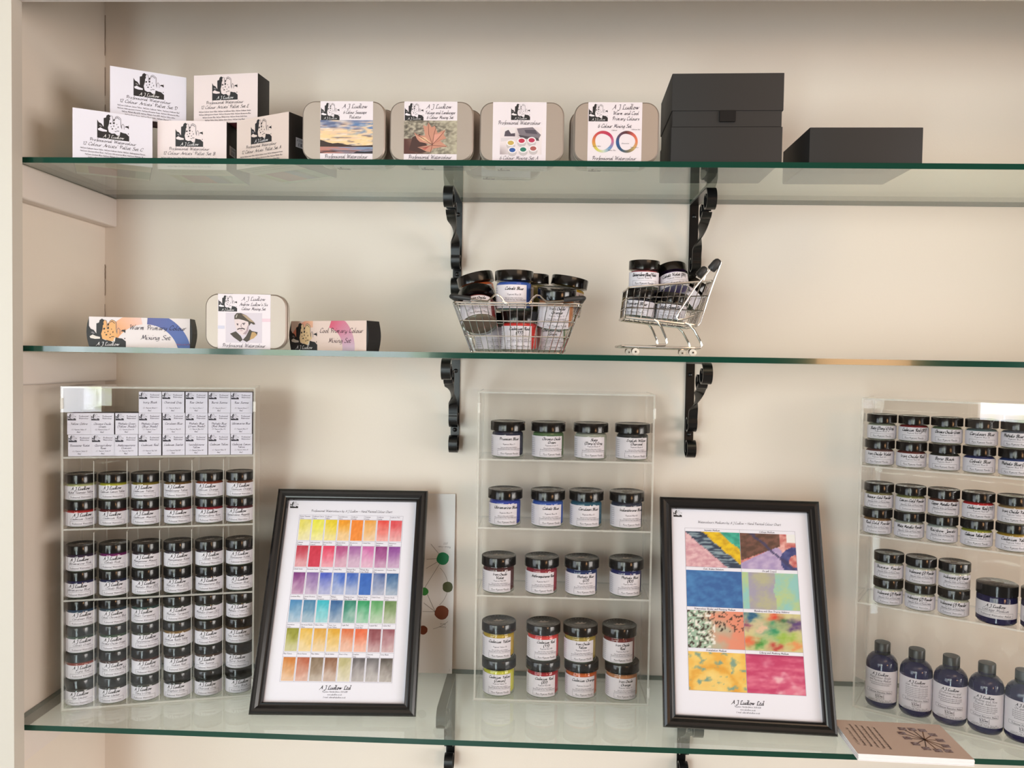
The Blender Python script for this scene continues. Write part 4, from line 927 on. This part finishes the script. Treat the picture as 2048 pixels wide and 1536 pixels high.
    for r in range(4):
        t = v1-r*ch
        for c in range(2):
            n, fn = P[r][c]; s.text(n, u0+(c+.5)*cw, t-.0038, .0026, (90, 82, 100), 1.1, slant=0, fit=cw*.86)
            s.grid(u0+c*cw+.0003, u0+(c+1)*cw-.0003, t-ch+.0003, t-.0052, 48, 32, fn, 1)
    for r in range(5): s.rect(u0, u1, v1-r*ch-.00015, v1-r*ch+.00015, g, 2)
    for c in range(3): s.rect(u0+c*cw-.00015, u0+c*cw+.00015, v0, v1, g, 2)
    foot_text(s, W, H)
frame(-.4364, -.2021, R(2.74), .2525, .3527, R(25.2), 'black frame holding the chart of 48 painted colour swatches', art_chart)
frame(.1904, -.1941, R(-2.7), .2525, .3476, R(20.95), 'black frame holding the chart of eight large medium samples', art_mediums)

# ------------------------------------------------------------------ mixing card behind the left frame
t = thing('mixing_card', 'white card with painted dots joined by pencil lines, behind the frame', 'card', (-.1485, -.022, SB+.0003), R(0))
t.rotation_euler = (R(-3.2), 0, R(0))
w, h = .21, .312
put('card_sheet', MB().box(-w, 0, 0, .0008, 0, h, M['pageedge']), t)
s = Sheet(w, h, (252, 252, 254)); px = lambda x, y: (w-(908-x)*.000868, (1331-y)*.000893)
for a, b in (((885, 1108), (860, 1080)), ((885, 1108), (852, 1110)), ((885, 1108), (852, 1128)), ((885, 1108), (850, 1165)), ((872, 1212), (850, 1168)), ((872, 1212), (848, 1195)), ((872, 1212), (846, 1212))):
    s.line([px(*a), px(*b)], .0005, (70, 66, 66))
for cx, cy, r, a0, a1 in ((845, 1165, 52, 48, 8), (845, 1160, 52, -5, -48), (848, 1170, 78, -50, -75)):
    s.line([px(cx+r*math.cos(R(a0+(a1-a0)*i/10)), cy-r*math.sin(R(a0+(a1-a0)*i/10))) for i in range(11)], .0005, (120, 116, 116))
for x, y, r, c in ((885, 1108, 12.5, (20, 140, 90)), (896, 1163, 10.5, (84, 90, 54)), (885, 1213, 14, (134, 72, 46)), (848, 1248, 9, (120, 56, 26)), (849, 1173, 8, (60, 150, 70))):
    u, v = px(x, y); s.poly([(u+r*.00088*(1+.06*math.sin(3*q*.5+x))*math.cos(2*PI*q/18), v+r*.00088*math.sin(2*PI*q/18)) for q in range(18)], c, 3)
for x, y, q in ((888, 1084, 'Phthalo Green'), (890, 1077, '(BS)'), (888, 1234, 'Burnt'), (888, 1240, 'Sienna')):
    u, v = px(x, y); s.text(q, u, v, .0030, (60, 56, 66), .6, rot=PI, fit=.022)
s.text('2', *px(903, 1326), .003, (120, 120, 130), .7)
put('drawing', MB().sheet(s, plane((-w, 0, 0), (1, 0, 0), (0, 0, 1))), t)

# ------------------------------------------------------------------ leaflet stack
lw, ld = .1555, .104
n = 9
for i in range(n):
    th = .00105; z = SB+.0004+i*th; j = lambda q: random.uniform(-q, q)
    t = thing('leaflet', ('topmost brown leaflet with printed squares, on the stack at lower right' if i == n-1 else 'white-edged leaflet lying within the stack at the lower right'), 'leaflet', (.4475+j(.0006), -.2760+j(.0007), z), R(-1.8)+j(.004), 'stacked leaflets at the front edge')
    put('leaflet_sheets', MB().box(0, lw, 0, ld, 0, th*.94, M['pageedge']), t)
    if i == n-1:
        s = Sheet(lw, ld, (226, 202, 190)); g = (90, 70, 66)
        for k in range(6):
            q = ['Handmade artists watercolour paints and', 'Pigments made with the finest materials', 'Each colour is milled and tested by hand', 'Natural and modern pigments for artists', 'Designed for wet in wet and glazing work', 'A J Ludlow 6 Colour Set'][k]
            s.text(q, lw*(.34-.052*k), ld*.16+k*.002, .0036, g, 1, rot=R(90), align='l', fit=ld*.64-.008*(k == 5), slant=.1)
        sq = [(.60, .80), (.69, .80), (.78, .78), (.56, .66), (.84, .66), (.57, .52), (.86, .50), (.60, .36), (.66, .24), (.86, .34), (.75, .20), (.84, .20)]
        for a, b in sq:
            s.line([(lw*.72, ld*.5), (lw*a, ld*b)], .0016, (96, 74, 66) if a < .75 else (120, 84, 60), 2)
            s.grid(lw*a-.0055, lw*a+.0055, ld*b-.0045, ld*b+.0045, 4, 4, lambda x, y: mixc((104, 74, 70), (180, 168, 176), .3+x*.4+fbm(x*5, y*5, a*40)), 3)
        put('cover_print', MB().sheet(s, plane((0, 0, th*.94), (1, 0, 0), (0, 1, 0))), t)

# ------------------------------------------------------------------ wire basket
SMt = SM
def lerp(a, b, t): return tuple(p+(q-p)*t for p, q in zip(a, b))
t = thing('wire_basket', 'small chrome wire shopping basket heaped with pigment jars', 'basket', (-.0378, -.187, SMt))
hx0, hx1, hy0, hy1, bh = .066, .0915, .054, .067, .0700
def bring(f, r=.0011, dz=0): 
    x, y, z = hx0+(hx1-hx0)*f, hy0+(hy1-hy0)*f, bh*f+.0012+dz; c = .008; P = []
    for sx, sy, a0 in ((1, 1, 0), (-1, 1, 90), (-1, -1, 180), (1, -1, 270)):
        for i in range(5): a = R(a0+22.5*i); P.append((sx*(x-c)+c*math.cos(a), sy*(y-c)+c*math.sin(a), z))
    return P
ch_ = M['chrome']; wr = .00065
for nm, sx, sy in (('front_grid', 0, -1), ('back_grid', 0, 1), ('side_grid', 1, 0), ('side_grid', -1, 0)):
    b = MB(); nw = 17 if sx == 0 else 10
    for i in range(nw):
        f = -0.94+1.88*i/(nw-1)
        if sx == 0: a, c = (f*hx0, sy*hy0, .001), (f*hx1, sy*hy1, bh)
        else: a, c = (sx*hx0, f*hy0, .001), (sx*hx1, f*hy1, bh)
        b.tube([a, c], wr, ch_, 6)
    put(nm, b, t)
b = MB()
for i in range(12): x = -hx0+2*hx0*(i+.5)/12; b.tube([(x, -hy0, .001), (x, hy0, .001)], wr, ch_, 6)
for i in range(4): y = -hy0+2*hy0*(i+.5)/4; b.tube([(-hx0, y, .0016), (hx0, y, .0016)], wr, ch_, 6)
put('base_grid', b, t)
for f, r in ((0, .0010), (.33, .0008), (.64, .0008)): put('wire_hoop', MB().tube(bring(f), r, ch_, 8, True), t)
b = MB().tube(bring(1.0), .0016, ch_, 8, True); b.tube(bring(.955), .0010, ch_, 8, True); put('rim', b, t)
for sg in (-1, 1):
    z = bh+.0040; yf = -hy1-.002; yb = hy1+.002; xe = sg*(hx1+.0028)
    P = [(sg*.012, yf, z-.004), (sg*.018, yf, z-.002), (sg*.022, yf-.001, z+.004), (sg*.027, yf-.001, z+.0085), (sg*.032, yf-.001, z+.008), (sg*.037, yf, z+.003), (sg*.042, yf, z-.0005), (sg*.060, yf, z+.0005), (xe-sg*.006, yf, z+.005), (xe, yf+.006, z+.006)]
    Q = [(a, -c, d) for a, c, d in P]
    hd = put('handle', MB().tube(P+Q[::-1], .0013, ch_, 8), t)
    g = [(sg*.066, yf, z+.0025), (xe-sg*.007, yf, z+.0050), (xe-sg*.0015, yf+.003, z+.0058), (xe, yf+.009, z+.006), (xe, -yf-.009, z+.006)]
    put('grip', MB().tube(g, .0034, M['rubber'], 10), hd, label='black rubber grip')

def posed(kind, cx, cy, cz, name, code, label, group, fwd=0, side=0, yaw=0, rgb=None):
    """jar centred at (cx,cy,cz); fwd tips its top towards the front, side tips it to the right (degrees)"""
    q = Matrix.Rotation(R(fwd), 3, 'X') @ Matrix.Rotation(R(side), 3, 'Y'); ax = q @ Vector((0, 0, 1))
    h = (BIG if kind == 'big' else SML)['h']; o = Vector((cx, cy, cz))-ax*h/2
    q = q @ Matrix.Rotation(R(yaw), 3, 'Z')
    return jar(o.x, o.y, o.z, name, code, kind, label, group=group, rot=tuple(q.to_euler()), rgb=rgb)
GB = 'pigment jars in the wire basket'
z1 = SMt+.0028+.0293; z2 = z1+.0590
posed('big', -.035, -.2125, z1, 'Cadmium Red|(YS)', 'Pigment Red 108', 'jar labelled Cadmium Red, upright at the front of the wire basket', GB, yaw=-8)
posed('big', .0085, -.1700, z1, 'Chrome Oxide|Green', 'Pigment Green 17', 'jar with green pigment low at the right in the wire basket', GB, yaw=4)
posed('big', -.0780, -.1640, z1, '', 'Pigment', 'jar low at the left in the wire basket, under the tilted ones', GB, yaw=22, rgb=(196, 190, 176))
posed('big', -.0440, -.2130, z2, 'Cobalt Blue', 'Pigment Blue 28', 'blue jar labelled Cobalt Blue, upright on top of the wire basket', GB, yaw=-6)
posed('big', .0180, -.2200, 1.5745, 'Iron Oxide|Orange', 'Pigment Yellow 42', 'jar labelled Iron Oxide Orange, tipped forward in the wire basket', GB, fwd=13, side=2, yaw=-6)
posed('big', -.0960, -.2160, 1.5700, 'Iron Oxide|Red', 'Pigment Red 101', 'jar labelled Iron Oxide Red, leaning back showing its glass bottom', GB, fwd=-33, side=-8, yaw=-6)
posed('big', -.1000, -.1600, 1.5990, 'Cadmium Orange', 'Pigment Orange 20', 'jar labelled Cadmium Orange, leaning left at the back of the basket', GB, fwd=-4, side=-15, yaw=8)
posed('big', -.0210, -.1590, z2+.001, 'Iron Oxide|Yellow', 'Pigment Yellow 42', 'jar with olive pigment behind the Cobalt Blue jar in the basket', GB, yaw=-40, rgb=(112, 104, 52))
posed('big', .0350, -.1560, z2-.002, 'Cadmium Yellow', 'Pigment Yellow 35', 'jar at the back right of the basket, behind Iron Oxide Orange', GB, side=10, yaw=20)

# ------------------------------------------------------------------ toy trolley
yn, yf = -.246, -.158; ym = (yn+yf)/2
t = thing('shopping_trolley', 'miniature chrome shopping trolley filled with small pigment pots', 'trolley', (.175, ym, SMt))
o = Vector((.175, ym, SMt)); V3 = lambda x, y, z: (x-o.x, y-o.y, z-o.z)
TF, TBk, BF, BBk = (.1204, 1.6038), (.2384, 1.6149), (.1161, 1.5616), (.2177, 1.5512)
for nm, y in (('side_grid', yn), ('side_grid', yf)):
    b = MB()
    for i in range(1, 14):
        f = i/14; a = lerp(BF, BBk, f); c = lerp(TF, TBk, f); b.tube([V3(a[0], y, a[1]), V3(c[0], y, c[1])], wr, ch_, 6)
    for f in (.33, .66):
        a = lerp(BF, TF, f); c = lerp(BBk, TBk, f); b.tube([V3(a[0], y, a[1]), V3(c[0], y, c[1])], .0008, ch_, 6)
    put(nm, b, t)
for nm, A, B_, dx in (('front_grid', BF, TF, 0), ('back_gate', BBk, TBk, 0)):
    b = MB()
    for i in range(1, 10):
        y = yn+(yf-yn)*i/10; b.tube([V3(A[0], y, A[1]), V3(B_[0], y, B_[1])], wr, ch_, 6)
    for f in (.33, .66): a = lerp(A, B_, f); b.tube([V3(a[0], yn, a[1]), V3(a[0], yf, a[1])], .0008, ch_, 6)
    put(nm, b, t)
def loop4(A, B_, r, c=.006):
    P = []
    for (x, z), y, qx, qy in ((A, yn, 1, 1), (A, yf, 1, -1), (B_, yf, -1, -1), (B_, yn, -1, 1)):
        d = ((B_[0]-A[0]), (B_[1]-A[1])); l = math.hypot(*d); d = (d[0]/l, d[1]/l); pts = []
        p0 = (x+d[0]*c*qx, y, z+d[1]*c*qx); p1 = (x, y+c*qy, z)
        if qx*qy > 0: pts = [p0, (x+d[0]*c*.3*qx, y+c*.3*qy, z+d[1]*c*.3*qx), p1]
        else: pts = [p1, (x+d[0]*c*.3*qx, y+c*.3*qy, z+d[1]*c*.3*qx), p0]
        P += [V3(*q) for q in pts]
    return MB().tube(P, r, ch_, 8, True)
put('rim', loop4(TF, TBk, .0016), t); put('bottom_rail', loop4(BF, BBk, .0019), t)
b = MB()
for i in range(8):
    f = (i+.5)/8; a = lerp(BF, BBk, f); b.tube([V3(a[0], yn, a[1]), V3(a[0], yf, a[1])], wr, ch_, 6)
put('base_grid', b, t)
for y, wh in ((yn-.0015, 'near'), (yf+.0015, 'far')):
    P = [(.2126, 1.5655), (.1985, 1.5600), (.1900, 1.5590), (.1878, 1.5622), (.1900, 1.5680), (.2130, 1.6050), (.2350, 1.6330), (.2420, 1.6440), (.2478, 1.6400), (.2455, 1.6330), (.2400, 1.6180), (.2310, 1.5900), (.2215, 1.5560), (.2177, 1.5512)]
    hd = put('handle', MB().tube([V3(x, y, z) for x, z in P], .0013, ch_, 8), t)
    d = Vector((.62, 0, .78)).normalized(); rt = Matrix.Translation(Vector(V3(.2345, y, 1.6300))) @ d.to_track_quat('Z', 'Y').to_matrix().to_4x4()
    g = MB(); g.lathe([(.0055, 0), (.0062, .001), (.0062, .012), (.0052, .0155), (.003, .0178), (.0001, .0185)], M['rubber'], 18, rt); put('grip', g, hd, label='dark grey rounded grip')
    b = MB().tube([V3(x, y, z) for x, z in ((.1560, 1.5585), (.1611, 1.5560), (.1670, 1.5480), (.1735, 1.5330), (.1747, 1.5262), (.1725, 1.5230), (.1600, 1.5225))], .0017, ch_, 8); put('leg', b, t)
    b = MB().tube([V3(x, y, z) for x, z in ((.1995, 1.5545), (.2052, 1.5525), (.2130, 1.5450), (.2210, 1.5310), (.2238, 1.5235), (.2215, 1.5195), (.2150, 1.5190))], .0017, ch_, 8); put('leg', b, t)
b = MB(); zz = lambda x: 1.5208-(x-.111)*.016
P = [(.2200, yn, zz(.22)), (.1190, yn, zz(.119)), (.1130, yn+.003, zz(.113)), (.1105, yn+.010, zz(.11)), (.1105, yf-.010, zz(.11)), (.1130, yf-.003, zz(.113)), (.1190, yf, zz(.119)), (.2200, yf, zz(.22))]
b.tube([V3(*p) for p in P], .0018, ch_, 8); put('chassis_rail', b, t)
for x in (.1311, .2119):
    for y in (yn+.001, yf-.001):
        c = put('caster_fork', MB().rprism([(-.005, .0035), (.005, .0035), (.005, .0105), (-.005, .0105)], -.0018, .0018, .002, M['chrome'], axis='y', ch=.0003), t, V3(x-.001, y, SMt))
        w = MB().lathe([(.003, -.0022), (.0052, -.0018), (.0052, .0018), (.003, .0022)], M['wheel'], 18, Matrix.Rotation(R(90), 4, 'X'))
        w.lathe([(.0001, -.0030), (.0014, -.0029), (.0014, .0029), (.0001, .0030)], M['chrome'], 10, Matrix.Rotation(R(90), 4, 'X'))
        put('wheel', w, c, (.0012, -.0002, .0053))
GT_ = 'small pots in the miniature trolley'
zf = lambda x: 1.5616-(x-.1161)*.102+.0022
tl = math.degrees(math.atan(.102))
def tp(x, y, up_, name, code, label, side=tl, fwd=0, yaw=0, rgb=None, z=None):
    posed('pigment', x, y, z if z else zf(x)+.0208+up_*.0412, name, code, label, GT_, fwd, side, yaw, rgb)
tp(.1395, -.2215, 0, 'Prussian Blue', 'Pigment Blue 27', 'small pot labelled Prussian Blue, front bottom of the trolley', yaw=-25)
tp(.1845, -.2215, 0, 'Cobalt Green Deep', 'Pigment Green 26', 'small pot labelled Cobalt Green, bottom middle of the trolley', yaw=-12)
tp(.1530, -.1805, 0, 'Bone Black', 'Pigment Black 9', 'small pot low at the back of the trolley, behind Prussian Blue', yaw=10)
tp(.1440, -.2205, 1.02, 'Quinacridone (Rose) Violet', 'Pigment Violet 19', 'small crimson pot labelled Quinacridone Violet, top left in the trolley', side=1, rgb=(150, 16, 44), yaw=-4)
tp(.1590, -.1790, 1.02, 'Manganese Violet', 'Pigment Violet 16', 'small pot behind the crimson one at the trolley top', side=1, rgb=(70, 40, 90))
tp(.1885, -.2060, 0, 'Cobalt Violet (BS)', 'Pigment Violet 14', 'small purple pot labelled Cobalt Violet, tilted on the trolley top', side=-6, fwd=-20, z=1.6190, rgb=(120, 50, 186), yaw=-4)
tp(.2165, -.1840, 0, 'Ivory Black', 'Pigment Black 9', 'small dark pot lying tipped at the handle end of the trolley', side=38, fwd=-12, z=1.6000, rgb=(36, 34, 36), yaw=-30)

# ------------------------------------------------------------------ light: daylight windows behind, warm ceiling lamps, added fill lights
w = bpy.data.worlds.new('room'); bpy.context.scene.world = w; w.use_nodes = True
nt = w.node_tree; bgn = nt.nodes['Background']; bgn.inputs[1].default_value = 1.
# the unlit shop around: dim walls at eye level, a brighter ceiling overhead
tc = nt.nodes.new('ShaderNodeTexCoord'); sx = nt.nodes.new('ShaderNodeSeparateXYZ'); cr = nt.nodes.new('ShaderNodeValToRGB')
mr = nt.nodes.new('ShaderNodeMapRange'); mr.inputs['From Min'].default_value = -1
nt.links.new(tc.outputs['Generated'], sx.inputs[0]); nt.links.new(sx.outputs['Z'], mr.inputs['Value']); nt.links.new(mr.outputs['Result'], cr.inputs['Fac'])
e = cr.color_ramp.elements; e[0].position = .30; e[0].color = (.24, .23, .21, 1); e[1].position = .80; e[1].color = (.50, .34, .20, 1)
q = cr.color_ramp.elements.new(.46); q.color = (.12, .095, .075, 1); q = cr.color_ramp.elements.new(.58); q.color = (.14, .11, .085, 1)
nt.links.new(cr.outputs['Color'], bgn.inputs[0])
def area(name, loc, aim, sx, sy, power, col):
    l = bpy.data.lights.new(name, 'AREA'); l.shape = 'RECTANGLE'; l.size = sx; l.size_y = sy; l.energy = power; l.color = col
    o = bpy.data.objects.new(name, l); C.objects.link(o); o.location = loc
    o.rotation_euler = (Vector(aim)-Vector(loc)).to_track_quat('-Z', 'Y').to_euler(); return o
def pane(name, x0, x1, z0, z1, y, strength, c1, c2):
    """framed glowing pane: the garden window, and the added fill panes"""
    m = bpy.data.materials.new('daylit_garden_pane'); m.use_nodes = True; n = m.node_tree; n.nodes.clear()
    out = n.nodes.new('ShaderNodeOutputMaterial'); em = n.nodes.new('ShaderNodeEmission'); tc = n.nodes.new('ShaderNodeTexCoord')
    no = n.nodes.new('ShaderNodeTexNoise'); no.inputs['Scale'].default_value = 5; cr = n.nodes.new('ShaderNodeValToRGB')
    cr.color_ramp.elements[0].position = .42; cr.color_ramp.elements[1].position = .55
    cr.color_ramp.elements[0].color = (*c1, 1); cr.color_ramp.elements[1].color = (*c2, 1)
    n.links.new(tc.outputs['Object'], no.inputs['Vector']); n.links.new(no.outputs['Fac'], cr.inputs['Fac'])
    n.links.new(cr.outputs['Color'], em.inputs['Color']); em.inputs['Strength'].default_value = strength; n.links.new(em.outputs[0], out.inputs[0])
    struct(name, MB().box(x0, x1, y-.01, y, z0, z1, m))
    b = MB()
    for q in ((x0-.06, x0, z0-.06, z1+.06), (x1, x1+.06, z0-.06, z1+.06), (x0, x1, z0-.06, z0), (x0, x1, z1, z1+.06)): b.box(q[0], q[1], y-.03, y+.02, q[2], q[3], M['paint2'])
    return struct('trim_%d' % {'window_1': 7, 'fill_pane_high': 8, 'fill_pane_low': 9}[name], b)
pane('window_1', -1.60, -.60, 1.20, 2.25, -3.3, 14., (.66, .76, .54), (.86, .91, 1.))
pane('fill_pane_high', -2.60, -1.78, 1.36, 2.25, -3.3, 14., (.72, .80, .60), (.90, .95, 1.))  # unseen glowing pane and frame, added to lift the middle and upper wall
pane('fill_pane_low', -1.27, -.81, .05, 1.12, -3.3, 22., (.74, .86, .84), (.72, .89, 1.))  # unseen glowing pane and frame, put in to light the lower left
area('left_fill', (-2.6, -2.3, 1.35), (0, 0, 1.1), 1.3, 1.3, 36, (.82, .92, 1.))  # added cool fill from the left, no window built there
area('side_window_daylight', (1.6, -1.5, 1.30), (0, 0, 1.3), .30, 1.1, 3.2, (.94, .96, 1.))
area('right_fill', (4.5, -2.8, 1.55), (-.5, -.1, 1.5), 2.2, 1.6, 185, (1., .94, .89))  # added distant fill that brightens the left alcove wall
area('ceiling_lamp', (.9, -1.5, 2.60), (.5, -.1, 1.6), .9, .5, 6, (1., .66, .40))
area('warm_fill', (1.3, -2.4, 1.55), (.4, 0, 1.9), .35, .35, 8, (1., .54, .26))  # added orange fill to warm the upper right wall, no fitting there
area('ceiling_glow', (0, -2.2, 2.85), (0, -2.1, 0), 3.4, 2.4, 19, (1., .88, .80))
l = bpy.data.lights.new('sunbeam', 'SPOT'); l.energy = 1150; l.spot_size = R(17); l.spot_blend = .12; l.shadow_soft_size = .03; l.color = (.74, .87, 1.)
o = bpy.data.objects.new('sunbeam', l); C.objects.link(o); o.location = (-1.2, -6.5, 3.2); o.rotation_euler = (Vector((-.50, -2.75, 0))-o.location).to_track_quat('-Z', 'Y').to_euler()
sc = bpy.context.scene
sc.view_settings.view_transform = 'Standard'; sc.view_settings.look = 'None'; sc.view_settings.gamma = 1
sc.view_settings.use_curve_mapping = False; sc.view_settings.exposure = -.50
sc.cycles.transparent_max_bounces = 40; sc.cycles.max_bounces = 8; sc.cycles.caustics_reflective = False
